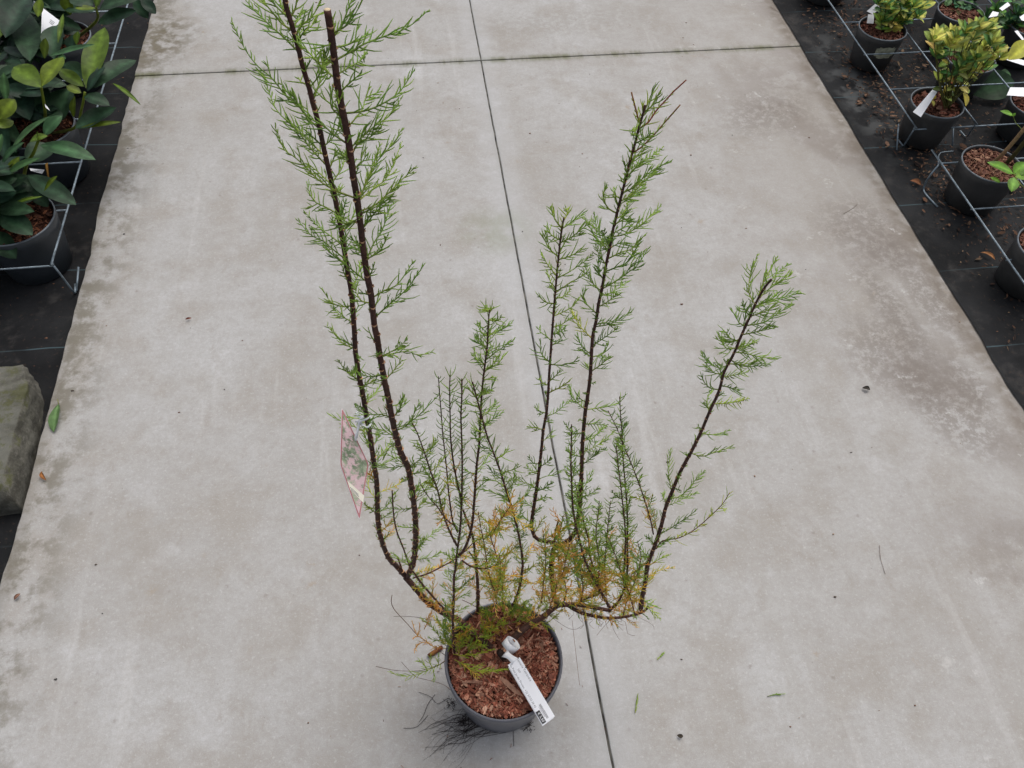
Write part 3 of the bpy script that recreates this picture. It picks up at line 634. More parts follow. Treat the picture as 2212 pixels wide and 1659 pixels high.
o26, s26 = stem(p26, .0046, .0014, at={0: J3}, Y={-1: .60})
o21, s21 = stem([kR(345, 1388), kR(325, 1320), kR(310, 1180), kR(315, 1100), kR(322, 1052), kR(350, 1030), kR(410, 1000), kR(452, 950), kR(470, 870), kR(482, 780), kR(488, 680), kR(493, 560), kR(497, 430), kR(505, 320), kR(515, 220), kR(530, 120), kR(545, 0)] +
                [kU(*p) for p in [(650, 1460), (670, 1360), (685, 1260), (705, 1170), (725, 1050), (745, 960), (765, 850), (782, 780), (802, 700), (822, 620), (845, 530), (865, 450), (885, 380), (905, 300), (925, 230), (942, 168)]], .0050, .0012, at={0: nearest(sR, *kR(345, 1388))}, Y={12: .58, -1: .66})
o20, s20 = stem([kR(*p) for p in [(325, 1008), (270, 1003), (220, 985), (196, 940), (192, 880), (205, 790), (222, 680), (235, 580), (250, 450), (262, 330), (280, 230), (290, 120), (297, 0)]] + [kU(*p) for p in [(425, 1450), (438, 1280), (446, 1180), (458, 1050), (474, 900), (492, 790)]], .0034, .0010, at={0: nearest(s21, *kR(320, 1050))}, Y={-1: .63})
oq, sq = stem([kR(323, 1050), kR(328, 1000), kR(338, 930), kR(355, 870)], .0022, .0012, at={0: nearest(s21, *kR(322, 1052))}, Y={-1: .56}, col=(.07, .035, .025))
f = Mesh()
branchlets(f, s26, kU, [
    [(1545, 1270), (1515, 1200), (1520, 1120), (1535, 1060), (1565, 995)], [(1560, 1240), (1590, 1160), (1620, 1100), (1675, 1000)], [(1600, 1180), (1650, 1120), (1690, 1080), (1728, 1048)], [(1570, 1240), (1630, 1180), (1700, 1140), (1755, 1092)],
    [(1545, 1290), (1620, 1250), (1700, 1230), (1805, 1205)], [(1510, 1390), (1590, 1370), (1660, 1330), (1755, 1262)], [(1490, 1440), (1560, 1420), (1610, 1400), (1660, 1385)], [(1525, 1330), (1600, 1310), (1680, 1270)], [(1540, 1300), (1600, 1260), (1680, 1200)],
    [(1530, 1340), (1495, 1300), (1480, 1265)], [(1500, 1390), (1460, 1370), (1440, 1310)], [(1470, 1460), (1410, 1480), (1370, 1470), (1350, 1430)], [(1460, 1480), (1400, 1450), (1390, 1420)], [(1455, 1510), (1390, 1510), (1350, 1450)], [(1440, 1540), (1500, 1540), (1580, 1560), (1680, 1568)],
    [(1450, 1520), (1500, 1500), (1560, 1480)], [(1420, 1580), (1480, 1610), (1560, 1610), (1635, 1600)], [(1400, 1610), (1350, 1620), (1290, 1590), (1255, 1545)], [(1385, 1650), (1330, 1650), (1280, 1610), (1290, 1570)], [(1410, 1600), (1490, 1600), (1600, 1570)]], 'g', .0165, sub=.35, sp=.0046)
branchlets(f, s26, kR, [
    [(1330, 90), (1270, 80), (1230, 40), (1215, 0)], [(1325, 60), (1400, 80), (1450, 115)], [(1350, 20), (1420, 0), (1500, -20)], [(1300, 182), (1370, 170), (1440, 160), (1505, 140), 'yg'], [(1262, 225), (1250, 150), (1280, 90)], [(1225, 352), (1270, 360), (1320, 355), (1390, 332)],
    [(1158, 475), (1220, 490), (1300, 465), (1400, 435)], [(1035, 710), (1020, 620), (1020, 540), (1030, 440)], [(1035, 760), (1090, 730), (1150, 670), (1190, 620), (1240, 575)], [(1000, 770), (1030, 730), (1050, 720)], [(1010, 760), (985, 740), (980, 710)], [(995, 790), (1060, 770), (1120, 740), (1195, 710)],
    [(968, 960), (1020, 930), (1080, 890), (1130, 860), (1190, 808)], [(960, 980), (940, 900), (920, 820), (900, 790)], [(935, 1040), (990, 1010), (1060, 980)], [(940, 1030), (900, 990), (870, 970)], [(900, 1120), (860, 1060), (840, 1040)], [(895, 1160), (960, 1110), (1030, 1080), 'gy'],
    [(890, 1200), (840, 1150), (800, 1120), 'gy'], [(880, 1230), (960, 1180), (1050, 1160), 'm'], [(870, 1290), (830, 1240), (790, 1220), 'm'], [(868, 1300), (900, 1240), (930, 1200), 'm'], [(855, 1350), (900, 1380), (970, 1410), 'gy'], [(850, 1390), (900, 1410), (965, 1470), 'gy'], [(860, 1340), (820, 1290), (790, 1280), 'm']], 'g', .015, sub=.25)
infill(f, s26, .05, .98, .026, .010, .028, 'g', .012, facing=.65, modef=lambda t: 'm' if t < .18 else 'g')
f.build('foliage', M['needle'], o26)
f = Mesh()
branchlets(f, s21, kU, [
    [(925, 200), (960, 150), (988, 75), 'gy'], [(930, 210), (980, 170), (1010, 115), 'gy'],
    [(905, 340), (880, 310), (870, 300)], [(870, 430), (850, 410)], [(890, 380), (940, 350), (980, 320)], [(850, 520), (880, 460), (935, 410)], [(840, 560), (900, 500), (960, 460), (1035, 405)], [(830, 580), (880, 520), (940, 470)], [(835, 540), (830, 490)],
    [(805, 690), (770, 660), (765, 630)], [(780, 770), (740, 740), (712, 690), (712, 650), (735, 620)], [(815, 660), (880, 620), (940, 560), (1010, 510), (1085, 475)], [(805, 700), (870, 660), (930, 590), (1000, 530)], [(800, 720), (860, 680), (900, 640), (945, 610)], [(775, 830), (820, 800), (865, 795)], [(780, 790), (820, 770), (850, 700)],
    [(765, 900), (830, 880), (900, 840), (950, 800), (990, 760), (1030, 720)], [(770, 880), (810, 850), (870, 800)], [(740, 975), (700, 930), (660, 890), (635, 840), (605, 790)], [(735, 990), (700, 910), (670, 840), (660, 770)], [(740, 960), (720, 900), (700, 860)], [(730, 1050), (690, 1000), (670, 950)],
    [(748, 1020), (810, 980), (870, 960), (935, 890)], [(750, 960), (800, 930), (860, 930)], [(720, 1090), (790, 1060), (850, 1030), (910, 930)], [(715, 1130), (680, 1080), (690, 1010)], [(712, 1180), (780, 1140), (850, 1090), (900, 1050), (958, 960)], [(700, 1200), (650, 1150), (620, 1100), (620, 1040)], [(705, 1230), (760, 1200), (850, 1140)],
    [(690, 1290), (740, 1250), (785, 1210)], [(668, 1320), (630, 1280), (600, 1240), (608, 1190)], [(680, 1395), (740, 1380), (800, 1350), (870, 1308)], [(670, 1380), (720, 1370), (790, 1390)], [(645, 1460), (590, 1400), (555, 1340), (535, 1290), 'yg'], [(640, 1550), (590, 1500), (570, 1440)], [(655, 1500), (720, 1450), (790, 1400)],
    [(650, 1560), (710, 1540), (740, 1480)], [(640, 1640), (700, 1600), (740, 1555)], [(640, 1640), (620, 1600)]], 'g', .016, sub=.35, sp=.0048)
branchlets(f, s21, kR, [
    [(520, 210), (470, 170), (430, 120), (415, 60)], [(530, 215), (590, 200), (650, 190), (720, 165)], [(515, 160), (480, 140), (470, 110)], [(510, 300), (570, 295), (640, 305)], [(505, 350), (440, 350), (390, 290)], [(500, 400), (560, 380), (600, 340), (650, 310)], [(498, 470), (560, 440), (620, 400), (690, 340)],
    [(495, 490), (440, 480), (400, 440)], [(495, 540), (540, 510), (590, 460), (640, 440)], [(490, 600), (440, 580), (400, 560)], [(488, 700), (530, 640), (560, 580)], [(485, 740), (540, 720), (600, 680)], [(482, 790), (440, 760), (410, 700)], [(478, 830), (520, 800), (560, 790)],
    [(470, 880), (430, 850), (400, 830), 'gy'], [(315, 1120), (280, 1080), (250, 1060), 'my'], [(312, 1160), (360, 1110), (400, 1090), 'my'], [(312, 1200), (270, 1170), (240, 1140), 'my'], [(315, 1230), (370, 1210), (420, 1180), 'my']], 'g', .015, sub=.3)
for pts_, c_, L_ in (([(905, 310), (960, 260), (1000, 200), (1045, 150), (1100, 90), (1168, 28)], (.30, .09, .06), .012), ([(870, 440), (920, 400), (990, 330), (1060, 250), (1135, 165)], (.24, .12, .05), .014), ([(903, 262), (888, 185), (865, 95)], (.24, .12, .05), .010)):
    B_ = nearest(s21, *kU(*pts_[0])); q_ = [B_] + [atd(*kU(*p), depth(B_)) for p in pts_[1:]]
    sprig(f, q_, L_, 'gy', sp=.0058, axcol=c_, ang=34, prof=lambda t: max(.12, 1 - 1.05 * t), r=.0007)
    f.tube(spline(q_, .006), [.0009 - .0005 * i / 60 for i in range(len(spline(q_, .006)))], 5, c_)
infill(f, s21, .10, .93, .024, .010, .026, 'g', .012, facing=.65, modef=lambda t: 'my' if t < .16 else 'g')
direct(f, s21, .88, .995, .004, .010, 'gy')
f.build('foliage', M['needle'], o21)
f = Mesh()
branchlets(f, s20, kU, [
    [(480, 850), (450, 810), (430, 770), (420, 725), 'gy'], [(465, 910), (430, 890), (400, 860), (395, 830)], [(492, 800), (510, 770), (505, 745), 'yg'], [(490, 855), (540, 810), (570, 790), (605, 758)], [(480, 925), (530, 900), (580, 860), (635, 818)], [(460, 1010), (420, 970), (390, 920), (388, 865)], [(470, 1020), (530, 1000), (605, 960)],
    [(455, 1105), (410, 1060), (385, 1020), (370, 980)], [(462, 1120), (520, 1090), (580, 1050), (620, 1020), (650, 990)], [(445, 1190), (420, 1150), (400, 1080)], [(450, 1200), (510, 1160), (560, 1130), (620, 1090)], [(440, 1270), (400, 1260), (370, 1240), (342, 1210)], [(448, 1240), (500, 1220), (530, 1180)], [(440, 1340), (490, 1310), (540, 1280), (588, 1218)],
    [(435, 1400), (480, 1380), (520, 1350), (550, 1330)], [(425, 1470), (390, 1440), (360, 1420), (358, 1390)], [(430, 1500), (460, 1480), (485, 1462)], [(418, 1600), (470, 1605), (520, 1595), (578, 1580)], [(412, 1590), (380, 1560), (362, 1520), (365, 1470)], [(432, 1440), (470, 1420), (500, 1400)]], 'g', .0135, sub=.2)
branchlets(f, s20, kR, [
    [(295, 60), (260, 50), (240, 20)], [(285, 110), (330, 90), (370, 70), (425, 30), 'yg'], [(278, 225), (240, 220), (212, 190)], [(285, 250), (330, 230), (380, 190), (425, 155)], [(262, 330), (220, 320), (160, 310)], [(255, 400), (300, 370), (320, 370)], [(240, 540), (200, 530), (170, 490)], [(235, 600), (190, 580), (160, 540)], [(240, 560), (280, 530), (310, 500)],
    [(232, 630), (280, 610), (340, 600), (375, 575)], [(222, 690), (180, 660), (120, 640), (80, 615)], [(220, 700), (270, 680), (320, 640)], [(205, 800), (150, 770), (110, 740)], [(210, 770), (260, 740), (310, 740)], [(195, 860), (230, 810), (250, 780)], [(193, 900), (150, 860), (110, 850), 'gy'], [(200, 960), (240, 900), (270, 850), 'm']], 'g', .0135, sub=.25)
infill(f, s20, .06, .96, .030, .010, .024, 'g', .011, facing=.6, modef=lambda t: 'm' if t < .15 else 'g')
direct(f, s20, .80, .995, .0055, .010, 'gy')
f.build('foliage', M['needle'], o20)
dk = (.05, .022, .018); rd = (.14, .045, .025)
R3 = {}
def rs(key, pts, r0, r1, at, Yt, col=dk, Ld=.015, every=.005, il=.024, mf=lowm, z0=None, ll=(.014, .034)):
    px = [kR(*p) for p in pts]
    kw = dict(at={0: at}) if at is not None else dict(z={0: z0})
    kw.setdefault('Y', {}); kw['Y'][-1] = Yt
    o, S = stem(px, r0, r1, col=col, **kw); ff = Mesh(); direct(ff, S, .06, .995, every, Ld, 'g', modef=mf, ang=46)
    if il: infill(ff, S, .06, .85, il, ll[0], ll[1], 'm', .011, modef=mf, sub=.3)
    R3[key] = (o, S); ff.build('foliage', M['needle'], o); return S
s22 = rs(22, [(668, 1415), (610, 1310), (560, 1220), (510, 1110), (480, 1000), (460, 920), (440, 800), (433, 660), (428, 540), (430, 420), (432, 300)], .0030, .0008, J2, .50)
s24 = rs(24, [(668, 1415), (705, 1380), (742, 1310), (762, 1240), (770, 1130), (768, 1000), (770, 900), (765, 780), (755, 650), (742, 500), (738, 380), (728, 250), (722, 130)], .0024, .0006, J2, .57, il=.045)
s25 = rs(25, [(745, 1250), (750, 1150), (756, 1050), (757, 950), (745, 820), (730, 680), (715, 560), (700, 430)], .0020, .0007, nearest(s24, *kR(748, 1290)), .53, il=.04)
s23 = rs(23, [(925, 960), (910, 880), (880, 780), (840, 660), (790, 530), (745, 420), (700, 310), (652, 215)], .0014, .0005, nearest(s26, *kR(940, 1020)), .54, every=.006, il=.03)
s28 = rs(28, [(600, 1285), (575, 1190), (545, 1100), (535, 1000), (510, 900), (480, 780), (452, 640)], .0018, .0006, nearest(s22, *kR(605, 1300)), .52, col=rd, mf=low)
s29 = rs(29, [(640, 1330), (632, 1190), (635, 1100), (645, 980), (655, 880), (667, 760)], .0016, .0006, nearest(sR, 1305, 1314), .52, col=rd, mf=low)
s30 = rs(30, [(812, 1436), (780, 1320), (740, 1220), (700, 1100), (655, 980)], .0014, .0006, nearest(sR2, *kR(812, 1436)), .50, col=rd, mf=low)
s31 = rs(31, [(620, 1340), (560, 1260), (500, 1180), (430, 1090), (350, 1020), (310, 960)], .0013, .0005, nearest(sR, 1298, 1314), .50, col=rd, mf=low, every=.009)
s27 = rs(27, [(940, 1050), (985, 1000), (1080, 982), (1170, 935), (1260, 860), (1340, 780), (1385, 710)], .0011, .0005, nearest(s26, *kR(925, 1050)), .56, col=rd, mf=lambda t: 'yg', every=.012, il=.016, ll=(.012, .02))
s33 = rs(33, [(250, 1372), (262, 1260), (275, 1150), (272, 1040), (262, 960)], .0012, .0005, nearest(sR, *kR(250, 1440)), .50, col=rd, mf=low)
s34 = rs(34, [(430, 1390), (520, 1350), (590, 1325), (640, 1300)], .0022, .001, nearest(sR, *kR(430, 1388)), .50, mf=lambda t: 'my', every=.004)
s35 = rs(35, [(300, 1400), (325, 1330), (345, 1260), (380, 1190), (400, 1100), (420, 1020)], .0012, .0005, nearest(sR, *kR(300, 1408)), .48, col=rd, mf=lambda t: 'my', every=.0045, il=.014)
s36 = rs(36, [(480, 1390), (500, 1300), (490, 1200), (460, 1100), (450, 1020)], .0014, .0005, nearest(sR, *kR(480, 1388)), .50, col=rd, mf=low, every=.005, il=.016)
s37 = rs(37, [(740, 1460), (760, 1380), (790, 1300), (830, 1200), (850, 1100), (830, 1000)], .0012, .0005, nearest(sR2, *kR(740, 1458)), .50, col=rd, mf=low, every=.005, il=.016)
s38 = rs(38, [(560, 1340), (590, 1250), (600, 1150), (590, 1050), (580, 960), (590, 850), (600, 760)], .0013, .0005, nearest(sR, *kR(560, 1392)), .47, col=rd, mf=low, every=.005, il=.02)
s39 = rs(39, [(800, 1200), (850, 1160), (885, 1130)], .0016, .0012, nearest(s26, *kR(885, 1150)), .53, mf=low, every=.01, il=0)
s40 = rs(40, [(380, 1390), (400, 1300), (370, 1180), (350, 1080), (360, 960), (380, 850)], .0011, .0005, nearest(sR, *kR(380, 1388)), .53, col=rd, mf=lambda t: 'my' if t < .6 else 'm', every=.005, il=.014)

f = Mesh()
for S_, t0_, t1_ in ((s35, .1, 1), (s36, .1, 1), (s38, .05, .6), (s40, .05, 1), (s28, .05, .55), (s29, .05, .7), (s30, .05, .7), (s31, .1, 1), (s33, .1, 1), (s37, .05, .8), (s22, .05, .35), (s24, .05, .3), (s12, .35, 1), (s13, .3, 1), (s14, .2, .9), (s15, .2, .9), (s16, .1, 1), (s17, .1, 1), (s10, .25, .75)):
    infill(f, S_, t0_, t1_, .024, .022, .062, 'my', .013, el=50, modef=lambda t: random.choice(('y', 'my', 'y', 'o', 'yg', 'yg', 'gy')), sub=.2, sp=.0085)
f.build('yellowed_foliage', M['needle'], shrub)

# tangle of green and yellow sprigs along the low branches
f = Mesh()
infill(f, sR, .30, 1, .0075, .018, .045, 'my', .011, el=62, modef=lambda t: 'my' if rnd() < .6 else 'gy', sub=.35)
f.build('foliage', M['needle'], oR)
f = Mesh(); infill(f, sR2, .05, 1, .0065, .012, .034, 'my', .011, el=65, modef=lambda t: 'my' if rnd() < .6 else 'gy', sub=.35)
f.build('foliage', M['needle'], oR2)
f = Mesh()
for _ in range(16):
    px, py = kL(U(560, 790), U(60, 240)); B = nearest(sA, px, py)
    d = Vector((U(-.5, .5), U(-.4, .5), U(.2, 1))).normalized(); sprig(f, [B, B + d * .012, B + d * .026 + Vector((0, 0, .003))], .012, 'o', sub=.2, r=.00055)
f.build('foliage', M['needle'], oA)
# dead hanging hairs below the right branch
f = Mesh()
for _ in range(34):
    B = nearest(random.choice((sR, sR2)), U(1180, 1370), U(1310, 1330)); q = Vector((U(-.5, .7), U(-.7, .1), U(-.9, -.1))).normalized() * U(.02, .055)
    P = [B, B + q * .35 + Vector((U(-.006, .006), U(-.006, .006), 0)), B + q * .7 + Vector((U(-.01, .01), U(-.01, .01), 0)), B + q]
    f.tube(spline(P, .008), .00035, 3, random.choice(((.22, .12, .06), (.34, .17, .06), (.14, .08, .05))), cap=False)
f.build('dead_twigs', M['needle'], shrub)
# sprigs spilling over the pot
def lowsprig(f, pts, z0, z1, mode, L=.012, **k):
    n = len(pts) - 1; sprig(f, [atz(*kL(*p), z0 + (z1 - z0) * i / n) for i, p in enumerate(pts)], L, mode, **k)
f = Mesh()
lowsprig(f, [(1040, 970), (1180, 990), (1300, 975), (1430, 970), (1560, 930), (1700, 890)], .19, .235, 'yg', .013, sp=.0038, sub=.4)
lowsprig(f, [(1060, 1060), (1180, 1130), (1300, 1200), (1500, 1240), (1700, 1240), (1930, 1215)], .19, .225, 'yg', .016, sp=.0036, sub=.4)
lowsprig(f, [(1180, 1130), (1300, 1220), (1400, 1300), (1460, 1370)], .20, .215, 'm', .012)
lowsprig(f, [(900, 1080), (800, 1150), (690, 1200), (450, 1300), (300, 1330), (150, 1325), (0, 1255)], .20, .24, 'gy', .016, axcol=(.14, .07, .03), sp=.0055)
lowsprig(f, [(700, 1190), (650, 1100), (670, 1000)], .215, .24, 'gy', .012); lowsprig(f, [(800, 1140), (790, 1060), (800, 960)], .215, .25, 'gy', .012)
lowsprig(f, [(700, 1200), (720, 1300), (720, 1420)], .215, .20, 'gy', .010); lowsprig(f, [(610, 1230), (560, 1150), (500, 1080), (400, 1090)], .22, .25, 'yg', .010)
lowsprig(f, [(920, 830), (840, 730), (760, 610), (670, 500), (590, 440), (510, 380)], .19, .28, 'gy', .014, axcol=(.25, .11, .04), sub=.5)
lowsprig(f, [(920, 830), (820, 750), (720, 740), (620, 690)], .2, .24, 'gy', .011)
lowsprig(f, [(660, 500), (590, 440), (620, 380), (680, 280)], .25, .28, 'o', .010); lowsprig(f, [(560, 560), (640, 400), (700, 230)], .25, .30, 'o', .009)
lowsprig(f, [(920, 880), (820, 860), (720, 850), (600, 780), (500, 790), (440, 830), (400, 940)], .19, .25, 'o', .011, sub=.2)
lowsprig(f, [(740, 870), (560, 730), (450, 660), (400, 560), (360, 430)], .22, .27, 'o', .010, sp=.009); lowsprig(f, [(460, 660), (480, 560), (490, 470)], .24, .26, 'o', .009); lowsprig(f, [(460, 660), (400, 700), (375, 720)], .24, .25, 'o', .006)
lowsprig(f, [(950, 930), (980, 820), (900, 700), (880, 560), (800, 440), (760, 330)], .19, .30, 'gy', .015, sub=.5); lowsprig(f, [(950, 800), (900, 640), (870, 480), (900, 380)], .2, .3, 'gy', .014, sub=.5)
lowsprig(f, [(990, 780), (930, 620), (910, 460), (880, 300)], .2, .32, 'g', .014, sub=.5); lowsprig(f, [(960, 640), (1000, 500), (980, 420), (1080, 360)], .2, .28, 'gy', .012)
lowsprig(f, [(1060, 560), (1160, 530), (1260, 520), (1320, 490)], .2, .25, 'gy', .012, sub=.5); lowsprig(f, [(1050, 600), (1100, 520), (1170, 470)], .2, .25, 'yg', .010)
lowsprig(f, [(1080, 760), (1180, 660), (1280, 590), (1360, 520)], .2, .24, 'm', .014, sub=.5); lowsprig(f, [(1060, 800), (1130, 720), (1140, 620)], .2, .24, 'm', .012, sub=.5)
lowsprig(f, [(1130, 900), (1160, 800), (1240, 740), (1320, 680)], .2, .235, 'yg', .013, sub=.5); lowsprig(f, [(1300, 940), (1360, 860), (1460, 800), (1570, 860)], .2, .235, 'yg', .012, sub=.5)
for _ in range(26):
    x, y = U(1080, 1560), U(640, 960); lowsprig(f, [(x, y), (x + U(-40, 80), y - U(30, 90)), (x + U(-60, 140), y - U(60, 160))], U(.185, .20), U(.205, .235), random.choice(('yg', 'm', 'gy')), .009, sub=.3, r=.0006)
for _ in range(70):
    x, y = U(1480, 2330), U(130, 740)
    if x > 1850 and y > 560: continue
    lowsprig(f, [(x, y), (x + U(-50, 80), y - U(20, 80)), (x + U(-90, 150), y - U(40, 170))], U(.19, .215), U(.21, .27), random.choice(('gy', 'yg', 'm', 'g', 'gy')), .010, sub=.4, r=.0006)
for _ in range(22):
    x, y = U(1560, 1900), U(480, 760); lowsprig(f, [(x, y), (x + U(-60, 60), y - U(20, 80)), (x + U(-90, 90), y - U(40, 120))], U(.19, .20), U(.20, .24), 'my', .009, sub=.3, r=.0005)
for _ in range(20):
    x, y = kP(U(960, 1260), U(200, 470)); B = atz(x, y, U(.19, .22)); d = Vector((U(-.7, .9), U(-.5, .7), U(.1, .8))).normalized() * U(.02, .045)
    sprig(f, [B, B + d * .5, B + d + Vector((0, 0, .004))], .010, random.choice(('g', 'gy', 'my')), sub=.4, r=.0006)
f.build('low_foliage', M['needle'], shrub)
def bare(pts, z0, z1, r, col):
    n = len(pts) - 1; f = Mesh(); f.tube(spline([atz(*p, z0 + (z1 - z0) * i / n) for i, p in enumerate(pts)], .006), r, 4, col); f.build('bare_twig', M['bark'], shrub)
bare([kL(*p) for p in [(920, 1000), (740, 870), (560, 740), (440, 650), (300, 490), (150, 330), (60, 220), (20, 110), (35, 0)]], .19, .30, .0007, (.14, .07, .04))
bare([kL(*p) for p in [(1240, 440), (1000, 420), (700, 410), (500, 375), (300, 352), (60, 352)]], .20, .27, .0005, (.09, .07, .06))
bare([kL(*p) for p in [(880, 1110), (700, 1185), (500, 1240), (200, 1245), (0, 1222), (-230, 1170)]], .20, .25, .0006, (.13, .08, .06))
bare([kL(*p) for p in [(990, 1560), (930, 1500), (800, 1440), (600, 1390), (420, 1340), (300, 1220), (190, 1100)]], .19, .20, .0006, (.13, .09, .07))
bare([kL(*p) for p in [(1870, 1075), (1960, 1090), (2050, 1150), (2150, 1190), (2235, 1185)]], .195, .222, .0017, (.13, .075, .055))
bare([kL(*p) for p in [(1500, 240), (1400, 190), (1290, 130), (1180, 80)]], .21, .23, .0008, (.12, .06, .05))
bare([kL(*p) for p in [(1390, 380), (1330, 320), (1270, 270)]], .185, .20, .0009, (.45, .28, .17))
bare([(1160, 1310), (1230, 1358), (1262, 1350)], .24, .20, .0004, (.14, .10, .08))
bare([(1236, 1340), (1245, 1420), (1252, 1480)], .22, .12, .0004, (.30, .17, .10))
# stub of an old cut trunk
f = Mesh(); a, b = atz(*kL(1905, 1075), .172), atz(*kL(1790, 930), .205)
f.tube([a, a.lerp(b, .5) + Vector((0, 0, .003)), b], [.0085, .0075, .0062], 14, [(.03, .018, .015)] * 3); f.build('cut_stump', M['bark'], shrub)
f = Mesh(); a, b = atz(*kL(1750, 900), .176), atz(*kL(1560, 850), .178); f.tube([a, b], [.006, .004], 10, (.045, .035, .03)); f.build('surface_root', M['bark'], shrub)
# roots out of the pot's drainage holes
f = Mesh()
for _ in range(62):
    a_ = math.atan2(U(-.080, -.030), U(-.085, -.02)) if rnd() < .93 else U(-1.5, -.9)
    base = SPOT + Vector((math.cos(a_), math.sin(a_), 0)) * .086 + Vector((0, 0, U(.002, .014)))
    tx, ty = random.choice(((U(896, 965), U(1560, 1650)), (U(925, 1010), U(1585, 1670)), (U(905, 955), U(1540, 1600)), (U(955, 1010), U(1560, 1610)), (U(940, 985), U(1540, 1580))))
    T = atz(tx, ty, .0012); P = [base]; sgn_ = random.choice((-1, 1)); cv = U(.002, .016)
    pr = (T - base).cross(Vector((0, 0, 1))).normalized()
    for i in range(1, 8):
        t = i / 7; q = base.lerp(T, t) + pr * (sgn_ * cv * math.sin(t * 3.1) + .0022 * math.sin(t * U(7, 14))); q.z = .0012 + .010 * (1 - t) ** 3 * rnd(); P.append(q)
    r = random.choice((.00022, .0003, .0003, .00045, .0007)); S = spline(P, .005); f.tube(S, [r * (1 - .7 * i / len(S)) for i in range(len(S))], 4, (.03, .02, .02), cap=False)
    if rnd() < .6:
        i = int(len(S) * U(.3, .8)); d = (T - base).normalized(); Q = S[i]; f.tube([Q, Q + d * U(.004, .012) + pr * U(-.008, .008)], r * .5, 3, (.03, .02, .02), cap=False)
for pts in ([(968, 1508), (945, 1520), (930, 1505), (905, 1495)], [(940, 1500), (925, 1520), (915, 1545), (905, 1560)], [(925, 1545), (900, 1570), (872, 1573)], [(1108, 1570), (1110, 1600), (1110, 1612)], [(1142, 1568), (1130, 1580), (1135, 1572)], [(1000, 1590), (1100, 1580), (1040, 1592)]):
    f.tube(spline([atz(*p, .002) for p in pts], .006), .0005, 4, (.02, .015, .015), cap=False)
for c in ((976, 1520, .010), (1000, 1560, .008), (1140, 1567, .010)):
    C = atz(c[0], c[1], .003)
    for _ in range(60): d = Vector((random.gauss(0, 1), random.gauss(0, 1), abs(random.gauss(0, .5)))) * c[2] * .6; f.tube([C + d, C + d + Vector((U(-1, 1), U(-1, 1), U(0, .6))) * .004], .0006, 3, (.02, .015, .015))
f.build('roots', M['root'], shrub)

# ------------------------------------------------------------------ looped price label on the shrub
def text(parent, s, org, u, v, n, size, m, name='lettering', sx=1.0):
    cu = bpy.data.curves.new('t', 'FONT'); cu.body = s; cu.size = 1; cu.resolution_u = 2
    o = bpy.data.objects.new('t', cu); me = bpy.data.meshes.new_from_object(o); bpy.data.objects.remove(o)
    for vv in me.vertices:
        vv.co = org + u * (vv.co.x * size * sx) + v * (vv.co.y * size) + n * .0004
    me.materials.append(m); me.name = name; q = bpy.data.objects.new(name, me); COL.objects.link(q)
    q.parent = parent; q.matrix_parent_inverse = parent.matrix_world.inverted(); return q
A0, B0 = atz(*k7(300, 590), .222), atz(*k7(815, 1470), .207)   # lower-left edge
A1 = atz(*k7(470, 480), .224)
u = (B0 - A0).normalized(); v = (A1 - A0); v = (v - u * v.dot(u)).normalized(); n = u.cross(v)
W = (atz(*k7(990, 1345), .207) - B0).length; Ln = (B0 - A0).length
lab = empty('price_label', (A0 + B0) / 2, 'long white price label looped round the shrub branch and lying over the bark mulch', 'label')
g = Mesh(); g.slab([A0, B0, B0 + v * W, A0 + v * W], n, .0005); g.slab([A0 + u * .004 - v * .0015 - n * .0016, B0 + u * .002 - v * .0015 - n * .0016, B0 + u * .001 + v * (W - .003) - n * .0014, A0 + u * .004 + v * (W - .004) - n * .0014], n, .0004)
g.build('label_strip', M['white'], lab, smooth=False)
uu = lambda a, b: A0 + u * (Ln * a) + v * (W * b)
text(lab, 'Tamarix Tetrandra', uu(-.01, .74), u, v, n, .0062, M['greyink']); text(lab, '560', uu(.13, .40), u, v, n, .0055, M['greyink'])
text(lab, 'Au Petit Jardin Proven. +32 57/33.38.43', uu(.01, .10), u, v, n, .0056, M['greyink'], sx=.98)
g = Mesh(); g.slab([uu(.80, .0) + n * .0005, uu(.995, .0) + n * .0005, uu(.995, .30) + n * .0005, uu(.80, .30) + n * .0005], n, .0002); g.build('price_box', M['ink'], lab, smooth=False)
text(lab, '\u20ac 5,50', uu(.825, .07) + n * .0005, u, v, n, .0068, M['white'])
g = Mesh(); x = .735
while x < .965:
    wd = U(.0018, .0055); g.slab([uu(x, .44) + n * .0004, uu(x + wd, .44) + n * .0004, uu(x + wd, .60) + n * .0004, uu(x, .60) + n * .0004], n, .0001); x += wd + U(.002, .005)
g.build('barcode', M['greyink'], lab, smooth=False)
text(lab, '2 00560 005509', uu(.76, .35), u, v, n, .0030, M['greyink'])
# loop
bd = (atz(*kL(2200, 600), .20) - atz(*kL(2000, 790), .185)).normalized(); Cc = atz(*k7(338, 330), .197)
e1 = bd.cross(Vector((0, 0, 1))).normalized(); e2 = e1.cross(bd).normalized()
if e2.z < 0: e2 = -e2
g = Mesh(); P = []; Nn = 44
ax_ = (Vector((bd.x, bd.y, 0)).normalized() * .84 + Vector((0, 0, .54))).normalized(); q1 = ax_.cross(Vector((0, 0, 1))).normalized(); q2 = ax_.cross(q1); Cc.z += .012
for i in range(Nn + 1):
    a = 2 * math.pi * i / Nn + .4; rr = .0150 + .0016 * math.sin(a * 2 + 1)
    c = Cc + q1 * (rr * .86 * math.cos(a)) + q2 * (rr * 1.1 * math.sin(a))
    for q in (-1, 1): P.append(c + ax_ * (.0085 + .0016 * math.sin(a)) * q + q1 * (.0012 * math.sin(3 * a + q)))
g.add(P, [(2 * i, 2 * i + 1, 2 * i + 3, 2 * i + 2) for i in range(Nn)], (.8, .8, .8))
